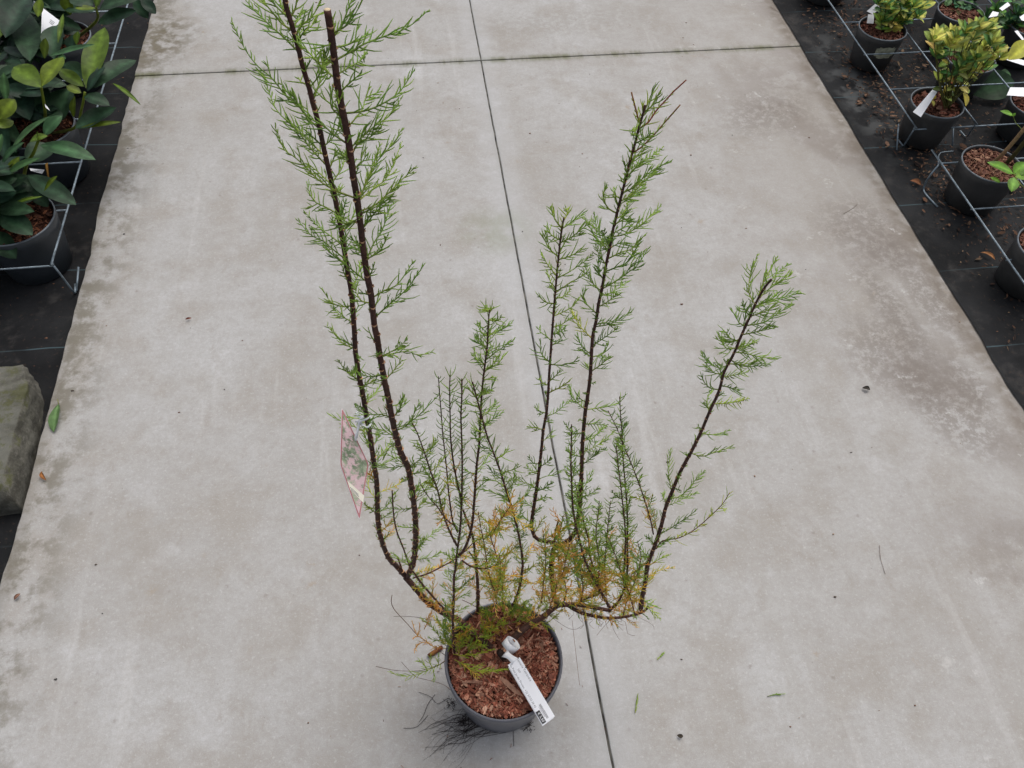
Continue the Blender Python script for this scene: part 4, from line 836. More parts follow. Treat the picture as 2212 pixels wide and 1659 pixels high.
nk0, nk1 = atz(*k7(250, 420), .214), A0.lerp(A0 + v * W, .55) + u * .002
side = (nk1 - nk0).cross(n).normalized(); P = []
for i in range(9):
    t = i / 8; c = nk0.lerp(nk1, t) + Vector((0, 0, .004)) * math.sin(t * 3.14); hw = .0085 - .003 * math.sin(t * 3.14); P += [c + side * hw, c - side * hw]
g.add(P, [(2 * i, 2 * i + 1, 2 * i + 3, 2 * i + 2) for i in range(8)], (.8, .8, .8))
o = g.build('loop', M['white'], lab)
md = o.modifiers.new('thick', 'SOLIDIFY'); md.thickness = .0004

# ------------------------------------------------------------------ picture tag hanging from the left stem
hang = nearest(s1, *k6(520, 290)); dh = depth(hang) * 1.0
hole = atd(*k6(375, 480), dh)
pn = Vector((.93, -.36, 0)).normalized()          # card stands nearly upright and is seen very obliquely
view = (hole - EYE); vh = Vector((view.x, view.y, 0)).normalized()
pn = Matrix.Rotation(R_(62), 3, 'Z') @ (-vh); pn = (pn + Vector((0, 0, 1.0))).normalized()
print('tag facing', pn.dot(EYE - hole))
if pn.dot(EYE - hole) < 0: pn = -(Matrix.Rotation(R_(62), 3, 'Z') @ (-vh)) ; pn = (pn + Vector((0, 0, 1.0))).normalized(); print('now', pn.dot(EYE - hole))
def onplane(x, y, off=0):
    d = ray(x, y); t = (hole - EYE).dot(pn) / d.dot(pn); return EYE + d * t + pn * off
def round_poly(px, k=.05, off=0, shrink=0.0):
    cx = sum(p[0] for p in px) / 4; cy = sum(p[1] for p in px) / 4; px = [(cx + (p[0] - cx) * (1 - shrink), cy + (p[1] - cy) * (1 - shrink)) for p in px]; out = []
    for i in range(4):
        a, b, c = px[i - 1], px[i], px[(i + 1) % 4]
        for t in (1, .5, 0, -.5, -1):
            q = a if t > 0 else c; f_ = k * abs(t) if t else 0; s_ = .35 * k if t == 0 else 0
            m_ = (b[0] + (q[0] - b[0]) * f_, b[1] + (q[1] - b[1]) * f_)
            if abs(t) < 1: m_ = (m_[0] + (cx - m_[0]) * k * .35 * (1 - abs(t)), m_[1] + (cy - m_[1]) * k * .35 * (1 - abs(t)))
            out.append(onplane(*m_, off))
    return out
corners = [k6(200, 92), k6(527, 775), k6(415, 1450), k6(181, 780)]
PC = onplane(*k6(330, 700))
def PHOTO_MASK(k):
    X = k.xyz()
    z_ = k.math('SUBTRACT', X[2], PC.z); return k.rng(k.math('ABSOLUTE', z_), .02, .075, 1, .25)
htag = empty('plant_picture_tag', hole, 'diamond-shaped picture tag with pink flowers and red border on white string', 'plant tag')
sgn = 1 if pn.dot(EYE - hole) > 0 else -1
g = Mesh(); g.slab(round_poly(corners), pn, .0006); g.build('card', M['white'], htag, smooth=False)
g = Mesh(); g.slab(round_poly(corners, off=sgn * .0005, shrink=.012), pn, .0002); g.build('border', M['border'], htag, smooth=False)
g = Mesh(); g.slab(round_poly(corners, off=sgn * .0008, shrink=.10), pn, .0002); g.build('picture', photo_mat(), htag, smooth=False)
g = Mesh(); g.slab([onplane(*k6(*p), sgn * .0011) for p in ((262, 975), (466, 1155), (458, 1245), (298, 1085))], pn, .0002); cs = g.build('caption_strip', M['cream'], htag, smooth=False)
g = Mesh()
for q in (0, 1):
    for i in range(7):
        t0 = .18 + i * .07; a = (262 + 204 * t0 + 8 * q, 975 + 180 * t0 + 45 + 26 * q); b = (a[0] + 9, a[1] + 8)
        g.slab([onplane(*k6(*a), sgn * .0014), onplane(*k6(*b), sgn * .0014), onplane(b[0] * .179 + 702, (b[1] + 12) * .179 + 864, sgn * .0014), onplane(a[0] * .179 + 702, (a[1] + 12) * .179 + 864, sgn * .0014)], pn, .0001)
g.build('caption', M['greyink'], cs, smooth=False)
g = Mesh(); D = lambda x, y, o=0: atd(*k6(x, y), dh + o * 1.3 - .006)
for pts in ([(375, 488, 0), (368, 450, -.002), (395, 380, -.004), (408, 300, -.004), (440, 250, -.008), (500, 230, -.009), (545, 195, -.005)], [(382, 460, .003), (392, 380, .002), (400, 320, 0), (420, 240, -.004), (470, 215, -.009)],
            [(440, 280, -.004), (465, 315, -.008), (500, 332, -.010), (540, 310, -.007), (556, 260, -.003), (545, 200, -.003), (520, 195, .006)], [(372, 262, -.002), (440, 240, -.006), (500, 228, -.009), (530, 205, -.006)], [(385, 150, 0), (395, 180, -.002), (440, 205, -.004), (470, 225, -.008)], [(385, 150, 0), (410, 190, -.003), (400, 210, -.003)], [(390, 165, 0), (430, 190, -.003), (455, 215, -.006)]):
    g.tube(spline([D(*p) for p in pts], .003), .0016, 6, (.8, .8, .8))
g.build('string', M['string'], htag)

# ------------------------------------------------------------------ broad leaves
DK = [(.018, .044, .022), (.014, .034, .020), (.024, .052, .026)]
YGL = [(.085, .125, .012), (.070, .115, .014), (.10, .14, .014)]
GL = [(.035, .085, .035), (.045, .10, .035)]
def leaf(m, P0, P1, hw, col, sag=.08, fold=.25, ref=None, pts=8, blunt=.5):
    ax = P1 - P0; L = ax.length
    if L < .002: return
    ax.normalize(); ref = ref or Vector((U(-.3, .3), U(-.6, -.1), 1)); n = (ref - ax * ref.dot(ax)).normalized(); s = ax.cross(n)
    V = []; C = []; tw = U(-.25, .25)
    for i in range(pts + 1):
        t = i / pts; w_ = hw * (math.sin(math.pi * min(1, t ** (.9 + .5 * blunt))) ** (.72)) if 0 < t < 1 else 0
        if t < .1: w_ = min(w_, hw * (.08 + t * 4))
        c = P0 + ax * (L * t) + n * (sag * L * (4 * t * (1 - t)))
        a = tw * t; ss = s * math.cos(a) + n * math.sin(a)
        for j, q in enumerate((-1, -.5, 0, .5, 1)):
            V.append(c + ss * (w_ * q) + n * (abs(q) * w_ * fold + w_ * .06 * math.sin(t * 9 + q * 3)))
            C.append(tuple(x * (1.7 if q == 0 else (1.0 if abs(q) < 1 else .92)) for x in col))
    F = [(i * 5 + j, i * 5 + j + 1, i * 5 + j + 6, i * 5 + j + 5) for i in range(pts) for j in range(4)]
    m.add(V, F, C)
def pcol(ch):
    c = random.choice({'d': DK, 'y': YGL, 'g': GL}[ch]); f_ = U(.85, 1.15); return tuple(x * f_ for x in c)
def potmesh(name, c, r, rb, z0, z1, m, parent, lean=(0, 0), wob=.006, soilz=.018):
    h = z1 - z0; g = Mesh()
    g.lathe([(0, z0 + .004), (rb * .9, z0 + .002), (rb, z0 + .006), (rb + (r - rb) * .45, z0 + h * .45), (rb + (r - rb) * .5 + .0012, z0 + h * .5), (rb + (r - rb) * .86, z0 + h * .84), (r * .985, z0 + h * .86), (r, z1 - .001), (r - .001, z1), (r - .0035, z1), (r - .005, z1 - .004), (r * .955, z1 - soilz * 1.4)], (c[0], c[1], 0), 56, lean=lean, wob=wob)
    rg = Mesh(); rg.lathe([(r * 1.0 - .0040, z1 - .0012), (r - .0030, z1 + .0010), (r - .0012, z1 + .0012), (r + .0007, z1 + .0002), (r + .0009, z1 - .0022)], (c[0], c[1], 0), 56, lean=lean, wob=wob); rg.build('rim', M['rim'], parent)
    return g.build(name, m, parent)
def small_pot(root, c, r, rb, z0, z1, m, nchip=420, lean=(0, 0), size=.006, pal=None, soilz=.018):
    potmesh('pot', c, r, rb, z0, z1, m, root, lean, soilz=soilz)
    cc = (c[0] + lean[0] * z1, c[1] + lean[1] * z1)
    g = Mesh(); g.lathe([(0, z1 - soilz + .003), (r * .5, z1 - soilz + .004), (r * .955, z1 - soilz)], (cc[0], cc[1], 0), 32); g.build('soil', M['soil'], root)
    g = Mesh(); chips(g, cc, r * .93, z1 - soilz + .005, nchip, size, pal or [tuple(v_ * .55 for v_ in q_) for q_ in PAL] + [(.13, .05, .03)] * 2); tag(g.build('bark_mulch', M['chips'], root, smooth=False), kind='stuff')

# ------------------------------------------------------------------ left bed: rhododendrons
rh = [
 ('broad-leaved evergreen with yellow-green young leaves in the nearest dark grey pot of the left bed', (-1.135, 1.845), [
  (kB, 390, 50, .30, 935, 195, .27, .030, 'g'), (kB, 60, 340, .26, 395, 175, .30, .013, 'g'), (kB, -40, 160, .30, 20, -60, .34, .018, 'g'), (kB, 60, 400, .24, 190, 160, .28, .016, 'y'), (kB, 430, 500, .24, 560, 350, .29, .008, 'y'),
  (kB, 270, 340, .24, 745, 635, .20, .033, 'd'), (kB, 290, 470, .20, 470, 655, .17, .024, 'd'), (kB, 20, 740, .20, 320, 930, .18, .036, 'd'), (kB, -40, 900, .16, 160, 1160, .12, .033, 'd'), (kB, 100, 640, .20, 420, 550, .22, .005, 'y'),
  (kB, 250, 200, .24, 530, 60, .24, .040, 'd'), (k1, 130, 1650, .30, 560, 1285, .36, .019, 'g'), (k1, 490, 1500, .33, 690, 1280, .36, .020, 'g'), (k1, 330, 1570, .33, 530, 1505, .34, .013, 'y'), (k1, 430, 1560, .33, 420, 1460, .36, .012, 'y'),
  (k1, 0, 1320, .35, 165, 1100, .38, .026, 'y'), (k1, -60, 1400, .34, 150, 1340, .33, .018, 'y'), (k1, 40, 800, .36, 70, 1120, .30, .014, 'g'), (kB, 20, 240, .28, 240, 20, .33, .012, 'g')],
  [[(kB, 60, 690, .15), (kB, 45, 640, .17), (kB, 10, 420, .25), (kB, -30, 200, .30)], [(kB, 230, 420, .16), (kB, 250, 280, .21), (kB, 330, 120, .28), (k1, 430, 1540, .33)], [(kB, 50, 650, .17), (kB, 180, 610, .19), (kB, 320, 560, .2)]]),
 ('broad-leaved evergreen with a large upright yellow-green leaf, second plant of the left bed', (-1.16, 2.27), [
  (k1, 950, 980, .30, 1160, 300, .36, .036, 'y'), (k1, 960, 1000, .30, 1510, 665, .30, .036, 'd'), (k1, 930, 1060, .29, 1215, 1170, .27, .026, 'd'), (k1, 930, 960, .30, 645, 760, .33, .021, 'y'), (k1, 900, 1030, .29, 735, 950, .31, .017, 'y'),
  (k1, 970, 1010, .30, 1165, 740, .33, .020, 'd'), (k1, 1245, 920, .30, 1560, 1165, .27, .007, 'y'), (k1, 830, 1420, .22, 1290, 1190, .24, .038, 'd'), (k1, 860, 1430, .22, 1340, 1350, .22, .008, 'y'),
  (k1, 455, 970, .35, 150, 740, .37, .034, 'y'), (k1, 460, 960, .35, 700, 630, .38, .032, 'y'), (k1, 490, 650, .37, 505, 420, .42, .014, 'y'), (k1, 540, 620, .37, 1050, 490, .40, .016, 'g'), (k1, 640, 620, .37, 730, 650, .38, .010, 'g'),
  (k1, 330, 680, .34, 280, 110, .36, .042, 'd'), (k1, 600, 660, .33, 640, 280, .36, .036, 'd'), (k1, 780, 560, .30, 820, 380, .33, .026, 'd'), (k1, 640, 480, .38, 700, 150, .42, .008, 'y'), (k1, 845, 500, .32, 865, 345, .35, .012, 'y'),
  (k1, 280, 640, .33, 40, 520, .33, .018, 'd'), (k1, 250, 720, .32, 0, 600, .30, .020, 'd'), (k1, 80, 780, .30, 330, 1330, .22, .045, 'd'), (k1, 440, 880, .27, 400, 1330, .20, .045, 'd'), (k1, 800, 980, .25, 620, 1370, .19, .050, 'd'), (k1, 830, 1060, .27, 815, 1300, .21, .012, 'y'), (k1, 700, 700, .27, 900, 900, .25, .04, 'd')],
  [[(k1, 760, 1560, .15), (k1, 830, 1410, .19), (k1, 905, 1200, .25), (k1, 940, 1020, .30)], [(k1, 620, 1500, .15), (k1, 500, 1250, .24), (k1, 455, 960, .35)]]),
 ('broad-leaved evergreen with dark drooping leaves reaching over the path, far plant of the left bed', (-1.20, 2.78), [
  (k1, 1080, 260, .30, 1510, 120, .33, .032, 'd'), (k1, 1100, 110, .34, 1560, -30, .36, .034, 'd'), (k1, 1480, -10, .30, 1640, 205, .25, .024, 'd'), (k1, 1560, -30, .31, 1725, 155, .27, .022, 'd'), (k1, 1060, 90, .40, 830, 90, .41, .012, 'y'), (k1, 1060, 80, .4, 1110, -60, .43, .018, 'y'),
  (k1, 1030, 60, .40, 780, -60, .42, .045, 'd'), (k1, 1050, 120, .36, 720, 110, .36, .030, 'd'), (k1, 780, 170, .34, 720, -60, .4, .02, 'y'), (k1, 420, 190, .40, 440, -20, .43, .016, 'y'), (k1, 60, 420, .38, 320, -30, .40, .045, 'd'), (k1, -20, 440, .38, 50, 200, .40, .016, 'y'), (k1, 0, 300, .36, 100, -40, .4, .05, 'd')],
  [[(k1, 1040, 400, .18), (k1, 1060, 240, .28), (k1, 1065, 80, .40)]]),
]
for label, c, lv, stems in rh:
    root = empty('potted_evergreen', (c[0], c[1], -.03), label, 'potted plant', 'potted evergreens along the left edge of the path')
    small_pot(root, c, .112, .088, -.03, .155, M['potc'], 320, pal=[(.16, .06, .03), (.22, .08, .035), (.09, .035, .02)])
    sm_ = Mesh(); ax_pts = []
    for st in stems:
        P = [atz(*K(x, y), z) for K, x, y, z in st]; P[0] = Vector((c[0] + (P[0].x - c[0]) * .3, c[1] + (P[0].y - c[1]) * .3, .14))
        S = spline(P, .01); ax_pts += S; sm_.tube(S, [.0055 - .002 * i / len(S) for i in range(len(S))], 8, [mixc((.05, .035, .02), (.13, .17, .02), min(1, i / len(S) * 1.6)) for i in range(len(S))])
    lf = Mesh()
    for K, x0, y0, z0, x1, y1, z1, hw, ch in lv:
        leaf(lf, atz(*K(x0, y0), z0), atz(*K(x1, y1), z1), hw * (1 if ch == 'y' else .9), pcol(ch), sag=U(-.02, .10), fold=.18 if ch == 'y' else U(.15, .4), blunt=.5 if ch == 'y' else .15, pts=11)
    for _ in range(130):   # dense older leaves inside the plant
        a = U(0, 6.28); q = U(.01, .10); B = Vector((c[0] - .09 + q * math.cos(a), c[1] + q * math.sin(a), U(.16, .31))); d = Vector((math.cos(a + U(-.6, .6)), math.sin(a + U(-.6, .6)), U(-.35, .25))).normalized()
        E_ = B + d * U(.08, .13)
        if E_.x > -1.03 or (E_.x > -1.16 and E_.y < c[1] - .06): continue
        leaf(lf, B, E_, U(.018, .026), pcol('d'), sag=.05)
    sm_.build('stem', M['leaf'], root); lf.build('foliage', M['leaf'], root)
# a further, mostly hidden row to the left
for i, (x, y) in enumerate(((-1.42, 2.05), (-1.46, 2.5), (-1.38, 3.05))):
    root = empty('potted_evergreen', (x, y, -.03), ['dark leafy evergreen at the left picture edge behind the nearest pot', 'dark leafy evergreen at the left picture edge behind the white card', 'dark leafy evergreen in the top left corner of the picture'][i], 'potted plant', 'potted evergreens along the left edge of the path')
    small_pot(root, (x, y), .112, .088, -.03, .155, M['potc'], 60)
    lf = Mesh(); st = Mesh()
    for k_ in range(5):
        a = k_ * 1.3; T = Vector((x + .09 * math.cos(a), y + .09 * math.sin(a), .26 + .02 * k_)); st.tube(spline([Vector((x, y, .14)), Vector((x + .03 * math.cos(a), y + .03 * math.sin(a), .2)), T], .02), .004, 6, (.09, .11, .02))
        for j in range(9):
            b = j * .7 + U(-.2, .2); d = Vector((math.cos(b), math.sin(b), U(-.2, .5))).normalized(); leaf(lf, T, T + d * U(.08, .13), U(.018, .026), pcol('y' if (j == 0) else 'd'), sag=.05)
    st.build('stem', M['leaf'], root); lf.build('foliage', M['leaf'], root)

# white cards in the left bed
def card(name, label, pts, n_, group=None, th=.0006, cat='label', m='white', extra=None):
    c = sum((Vector(p) for p in pts), Vector()) / len(pts); r = empty(name, c, label, cat, group)
    g = Mesh(); g.slab(pts, n_, th); g.build('card', M[m], r, smooth=False)
    if extra: extra(r)
    return r
def pl(K, z, *pts): return [atz(*K(x, y), z if not isinstance(z, (list, tuple)) else z[i]) for i, (x, y) in enumerate(pts)]
def nrm(P): return (Vector(P[1]) - Vector(P[0])).cross(Vector(P[2]) - Vector(P[0])).normalized()
P = pl(k1, (.37, .36, .35, .35), (465, 82), (675, 240), (495, 390), (455, 372))
def wr(r):
    u_ = (P[1] - P[0]).normalized(); nn = nrm(P); v_ = nn.cross(u_)
    if nn.dot(EYE - P[0]) < 0: nn = -nn
    g = Mesh()
    for i in range(3):
        for j in range(3):
            q = P[0].lerp(P[1], .55 + .1 * i).lerp(P[2], .22 + .07 * j); g.slab([q, q + u_ * .006, q + u_ * .006 + v_ * .0015, q + v_ * .0015], nn, .0016)
    g.build('print', M['greyink'], r, smooth=False)
card('plant_label', 'blank white card standing among the dark leaves near the top left corner', P, nrm(P), extra=wr)
P = pl(k1, .30, (495, 1150), (520, 1175), (556, 1228), (505, 1190)); card('plant_label', 'tiny white tip of a card peeking between dark leaves of the left bed', P, nrm(P))
P = pl(k1, (.42, .42, .38, .38), (370, 10), (405, 30), (385, 100), (362, 60)); card('plant_label', 'small white corner of a label at the very top of the left bed', P, nrm(P))
P = pl(kB, (.19, .19, .185, .185, .19), (290, 275), (435, 290), (410, 330), (370, 320), (300, 300)); card('plant_label', 'crumpled white label lying in the nearest pot of the left bed', P, nrm(P))
P = pl(kB, (.23, .23, .17, .17), (440, 235), (466, 224), (484, 402), (468, 392)); card('plant_stake', 'narrow orange stake standing at the rim of the nearest left pot', P, nrm(P), cat='stake', m='orange', th=.002)

# ------------------------------------------------------------------ galvanised wire trays
def wire_tray(label, xs, ys, h, zf, legs, bend=.012, r=.0028, stub=False):
    root = empty('wire_tray', (xs[0], ys[0], zf), label, 'wire tray', 'galvanised wire trays holding the pots')
    y0, y1 = ys[0], ys[-1]
    for i, x in enumerate(xs):
        g = Mesh(); P = [Vector((x, y0 + .0, h - bend)), Vector((x, y0 + .002, h - bend * .4)), Vector((x, y0 + .008, h)), Vector((x, y0 + .06, h)), Vector((x, (y0 + y1) / 2, h + .001)), Vector((x, y1, h))]
        g.tube(spline(P, .02), r, 8, (.3, .3, .3)); g.build('rail', M['wire'], root)
    for y in ys:
        g = Mesh(); g.tube([Vector((xs[0] - .002, y, h - r * 1.7 if y != y0 else h - bend)), Vector((xs[-1], y, h - r * 1.7 if y != y0 else h - bend))], r * .9, 8, (.3, .3, .3)); g.build('rung', M['wire'], root)
    for (x, y, dx, dy) in legs:
        g = Mesh(); P = [Vector((x, y, h - bend)), Vector((x + dx * .5, y + dy * .5, (h + zf) / 2)), Vector((x + dx, y + dy, zf + .004)), Vector((x + dx * .9, y + dy + .012, zf + .002)), Vector((x + dx * .9 - .004, y + dy + .035, zf + .004))]
        g.tube(spline(P, .02), r, 8, (.3, .3, .3)); g.build('leg', M['wire'], root)
    return root
XR = [1.706, 1.928, 2.150, 2.372, 2.594]
YR = [2.082 + .222 * i for i in range(8)]
wire_tray('grey wire tray around the pots at the upper right', XR, YR, .11, .004, [(XR[0], YR[0], .018, .03), (XR[1], YR[0], .05, .06), (XR[0], YR[-1], 0, .03)])
# three plain uprights seen under the front of that tray
wt = Mesh()
root = [o for o in COL.objects if o.name == 'wire_tray'][0]
for (a, b) in (((1040, 1160), (1022, 1405)), ((1552, 1190), (1542, 1365)), ((2062, 1090), (2040, 1325))):
    B = atz(*k3(*b), .004); T = atz(*k3(*a), .055); g = Mesh(); g.tube([B, T], .0028, 8, (.3, .3, .3)); g.build('leg', M['wire'], root)
XC = [atz(*kC(500, 440), .11).x, 1.928, 2.150, 2.372]
yc = atz(*kC(490, 432), .11).y
ys2 = [yc - 1.8 + .0 * i for i in range(0)]; YC = sorted([yc - .222 * i for i in range(8)])
def near_tray():
    root = empty('wire_tray', (1.72, yc, .004), 'grey wire tray around the pots at the right edge, nearer the camera', 'wire tray', 'galvanised wire trays holding the pots')
    h = .11
    x0 = XC[0] - .002
    for x in XC:
        g = Mesh(); g.tube(spline([Vector((x, YC[0], h)), Vector((x, yc - .05, h)), Vector((x, yc - .01, h)), Vector((x, yc - .001, h - .006))], .03), .0030, 8, (.3, .3, .3)); g.build('rail', M['wire'], root)
    for i, y in enumerate(YC):
        g = Mesh(); g.tube([Vector((x0, y, h - .005)), Vector((XC[-1], y, h - .005))], .0026, 8, (.3, .3, .3)); g.build('rung', M['wire'], root)
    g = Mesh(); g.tube(spline([Vector((XC[0], yc - .001, h - .006)), atz(*kC(410, 540), .065), atz(*kC(368, 625), .012), atz(*kC(378, 665), .008), atz(*kC(420, 715), .007), atz(*kC(472, 768), .007)], .015), .0030, 8, (.3, .3, .3)); g.build('leg', M['wire'], root)
    g = Mesh(); g.tube(spline([Vector((XC[0] - .004, yc, h - .008)), atz(*kC(480, 400), .10), atz(*kC(495, 360), .10), atz(*kC(590, 348), .10)], .015), .0014, 6, (.3, .3, .3)); g.build('tie', M['wire'], root)
near_tray()
XL = [-1.020, -1.242, -1.464]; yl = atz(*kB(530, 1195), .11).y
wire_tray('grey wire tray holding the leafy pots in the left bed', XL, [yl + .222 * i for i in range(8)], .11, -.026, [(XL[0], yl, .006, .008), (XL[1], yl, 0, 0)], bend=.012, r=.0030)
g = Mesh(); root = [o for o in COL.objects if o.name.startswith('wire_tray')][-1]
g.tube([atz(*kB(748, 1470), -.024), atz(*kB(765, 1240), .0)], .003, 8, (.3, .3, .3)); g.build('leg', M['wire'], root)

# ------------------------------------------------------------------ right bed pots and plants
def rosette(m, P, L, n_, cols, up=.35, hw=.27):
    for j in range(n_):
        a = j * 2.4 + U(-.3, .3); q = j / n_; d = Vector((math.cos(a), math.sin(a), up + 1.1 * q + U(-.2, .2))).normalized(); l = L * U(.75, 1.1) * (1 - .25 * q)
        c = random.choice(cols); f_ = U(.8, 1.2); leaf(m, P - Vector((0, 0, .012 * (1 - q))), P + d * l, l * hw * U(.85, 1.15), tuple(v_ * f_ for v_ in c), sag=U(-.02, .1), fold=.2, pts=6, blunt=.1)
YB = [(.46, .48, .10), (.36, .42, .09), (.58, .54, .14), (.26, .34, .09), (.17, .25, .08)]
MG = [(.10, .22, .06), (.15, .29, .06), (.07, .17, .055), (.22, .34, .06)]
DG = [(.035, .10, .045), (.05, .13, .05), (.07, .16, .05), (.03, .08, .04)]
def bushy(label, c, r, z1, rosettes, K, Yc, cols, L, group, extra=None, base=None, nchip=420, filler=10, rb=None, lean=(0, 0), zlo=.155):
    root = empty('potted_shrub_small' if False else 'potted_bush', (c[0], c[1], .004), label, 'potted plant', group)
    small_pot(root, c, r, rb or r * .8, .004, z1, M['potb'], nchip, lean=lean)
    st = Mesh(); lf = Mesh(); b0 = Vector((c[0] + lean[0] * z1, c[1] + lean[1] * z1, z1 - .012)) if base is None else base
    for (x, y, *o_) in rosettes:
        T = aty(*K(x, y), Yc + (o_[0] if o_ else U(-.05, .05)))
        if T.z < zlo: T.z = zlo
        mid = b0.lerp(T, .5) + Vector((U(-.01, .01), U(-.01, .01), -.01)); S = spline([b0 + Vector((U(-.01, .01), U(-.01, .01), 0)), mid, T], .01)
        st.tube(S, [.0024 - .0012 * i / len(S) for i in range(len(S))], 6, [(.10, .10, .03)] * len(S))
        rosette(lf, T, L, random.choice((7, 8, 9)), cols)
        for k_ in range(filler):
            i = int(U(.45, .98) * (len(S) - 1)); a = U(0, 6.3); d = Vector((math.cos(a), math.sin(a), U(-.1, .6))).normalized(); l = L * U(.6, 1); leaf(lf, S[i], S[i] + d * l, l * .26, tuple(v_ * U(.7, 1.1) for v_ in random.choice(cols)), pts=6, blunt=.1)
    if extra: extra(lf, st, b0)
    st.build('stem', M['leaf'], root); lf.build('foliage', M['leaf'], root); return root
GR = 'potted plants in the right bed'
cA, cB_ = (1.802, 2.625), (1.797, 2.150)
def exB(lf, st, b0):
    YW = [(.55, .45, .06), (.60, .52, .12)]
    for (x0, y0, x1, y1, hw) in ((800, 1190, 790, 1310, .012), (780, 1200, 860, 1240, .010), (860, 1300, 820, 1400, .011), (640, 1290, 600, 1380, .012), (1020, 1240, 1080, 1470, .014), (720, 1310, 780, 1330, .008), (900, 1260, 940, 1290, .009), (610, 1380, 640, 1470, .007)):
        leaf(lf, atz(*kE(x0, y0), .172), atz(*kE(x1, y1), .160), hw, random.choice(YW), pts=6, fold=.3)
    leaf(lf, atz(*kE(790, 1060), .20), atz(*kE(910, 1200), .175), .015, (.28, .08, .025), fold=.5)
    leaf(lf, atz(*kE(990, 1130), .19), atz(*kE(1140, 1190), .175), .010, (.4, .42, .1))
bushy('bushy yellow-green potted shrub with a blank white label on its rim, upper right', cB_, .0885, .152,
      [(690, 480), (640, 540, -.02), (720, 590), (860, 470), (940, 540), (1090, 430), (1230, 380), (1380, 380), (1050, 560), (1190, 520), (1330, 500), (1450, 590), (1010, 690), (1180, 680), (1330, 650), (1500, 680), (1570, 780), (1420, 800), (1240, 800), (1080, 830),
       (1010, 940), (1170, 950), (1340, 920), (690, 760), (880, 620), (1060, 1070), (740, 1090)],
      kE, 2.17, YB + MG[:1], .046, GR, exB, base=Vector((1.83, 2.14, .14)), filler=2)
for o in []: pass
bushy('green and yellow potted shrub with three white labels and a pale patch on its pot', cA, .089, .150,
      [(850, 20), (930, 40), (1010, -40), (950, 130), (880, 190), (1050, 100), (1100, 30), (1180, 50), (1250, 60), (1120, 150), (1220, 150), (1000, 200), (960, 60), (1150, -40), (1060, 190), (880, -60)], k3, 2.66, MG + YB[:2], .050, GR, base=Vector((1.82, 2.62, .14)), filler=5)
bushy('dark green potted bush half cut off by the top edge, left of the two', (2.165, 2.72), .088, .150, [(2020, 5), (2045, 20), (2065, -10), (2040, 40), (2085, 10), (2062, 38), (2100, 32), (2080, 50), (2030, -20), (2100, -10), (2120, 15)], lambda x, y: (x, y), 2.86, DG, .046, GR, filler=6)
bushy('dark green potted bush in the top right corner with white labels in its leaves', (2.40, 2.60), .088, .150, [(2150, 20), (2175, 45), (2200, 30), (2140, 50), (2190, 70), (2165, 75), (2215, 55), (2130, 35), (2205, 90), (2180, -5), (2225, 10), (2150, -15), (2160, 60)], lambda x, y: (x, y), 2.66, DG + MG[:2], .046, GR, filler=6)
# pot with nothing but bark between the bushes
for (lb, c, r, z1, lean) in (('dark grey pot partly hidden behind the yellow-green bush', (2.065, 2.42), .088, .135, (0, 0)), ('dark grey pot whose base shows at the top edge above the path corner', (1.80, 3.12), .10, .16, (0, 0)),
                        ('dark pot in the shade between the wire trays at the right edge', (2.17, 2.14), .088, .135, (0, 0)), ('dark grey pot at the far right under the top edge', (2.045, 2.96), .088, .14, (0, 0))):
    root = empty('plant_pot', (c[0], c[1], .004), lb, 'plant pot', 'pots showing no plant in the right bed'); small_pot(root, c, r, r * .8, .004, z1, M['potb'], 260)
# pot C with two canes, pot D
root = empty('potted_sapling', (1.835, 1.815, .004), 'large pot with two bare canes and fresh light green leaves at the right edge', 'potted plant', GR)
small_pot(root, (1.822, 1.815), .094, .080, .004, .158, M['potb'], 700, soilz=.014, pal=[(.20, .08, .05), (.28, .13, .08), (.13, .05, .035), (.34, .19, .12)])
g = Mesh(); P = [atz(*kC(885, 440), .146), atz(*kC(950, 385), .19), atz(*kC(1040, 285), .26), atz(*kC(1130, 175), .33), atz(*kC(1200, 90), .39)]
g.tube(spline(P, .01), .0058, 10, [(.30, .20, .11)] * 99 if False else (.30, .20, .11)); g.build('cane', M['litter'], root)
g = Mesh(); P = [atz(*kC(990, 440), .146), atz(*kC(1040, 390), .18), atz(*kC(1125, 285), .25), atz(*kC(1210, 180), .32)]
g.tube(spline(P, .01), .0066, 10, (.075, .075, .03)); g.build('cane', M['litter'], root)
lf = Mesh()
for (x0, y0, z0, x1, y1, z1_, hw) in ((1045, 520, .20, 845, 432, .215, .020), (1045, 520, .20, 1150, 440, .22, .022), (1050, 545, .20, 1030, 655, .185, .017), (1060, 545, .2, 1150, 520, .2, .018), (945, 585, .165, 870, 545, .17, .008), (1045, 80, .27, 945, 45, .28, .009), (1040, 85, .27, 1060, 60, .28, .005)):
    leaf(lf, atz(*kC(x0, y0), z0), atz(*kC(x1, y1), z1_), hw, random.choice(((.16, .30, .035), (.13, .27, .035), (.20, .33, .04))), sag=.04, fold=.15, blunt=.1)
leaf(lf, atz(*kE(1670, 830), .42), atz(*kE(1990, 560), .45), .028, (.36, .36, .035), sag=.02, fold=.1)
lf.tube(spline([atz(*kC(1045, 85), .27), atz(*kC(1060, 130), .26), atz(*kC(1115, 190), .3)], .01), .0008, 5, (.15, .2, .03)); lf.tube(spline([atz(*kC(1045, 520), .20), atz(*kC(1100, 600), .2), atz(*kC(1180, 660), .2)], .01), .001, 5, (.2, .25, .03))
lf.build('foliage', M['leaf'], root)
root = empty('plant_pot', (1.80, 1.44, .004), 'dark pot cut by the right picture edge, nearest the camera in the right bed', 'plant pot', 'pots showing no plant in the right bed')
small_pot(root, (1.812, 1.44), .094, .082, .004, .158, M['potb'], 500, soilz=.014)
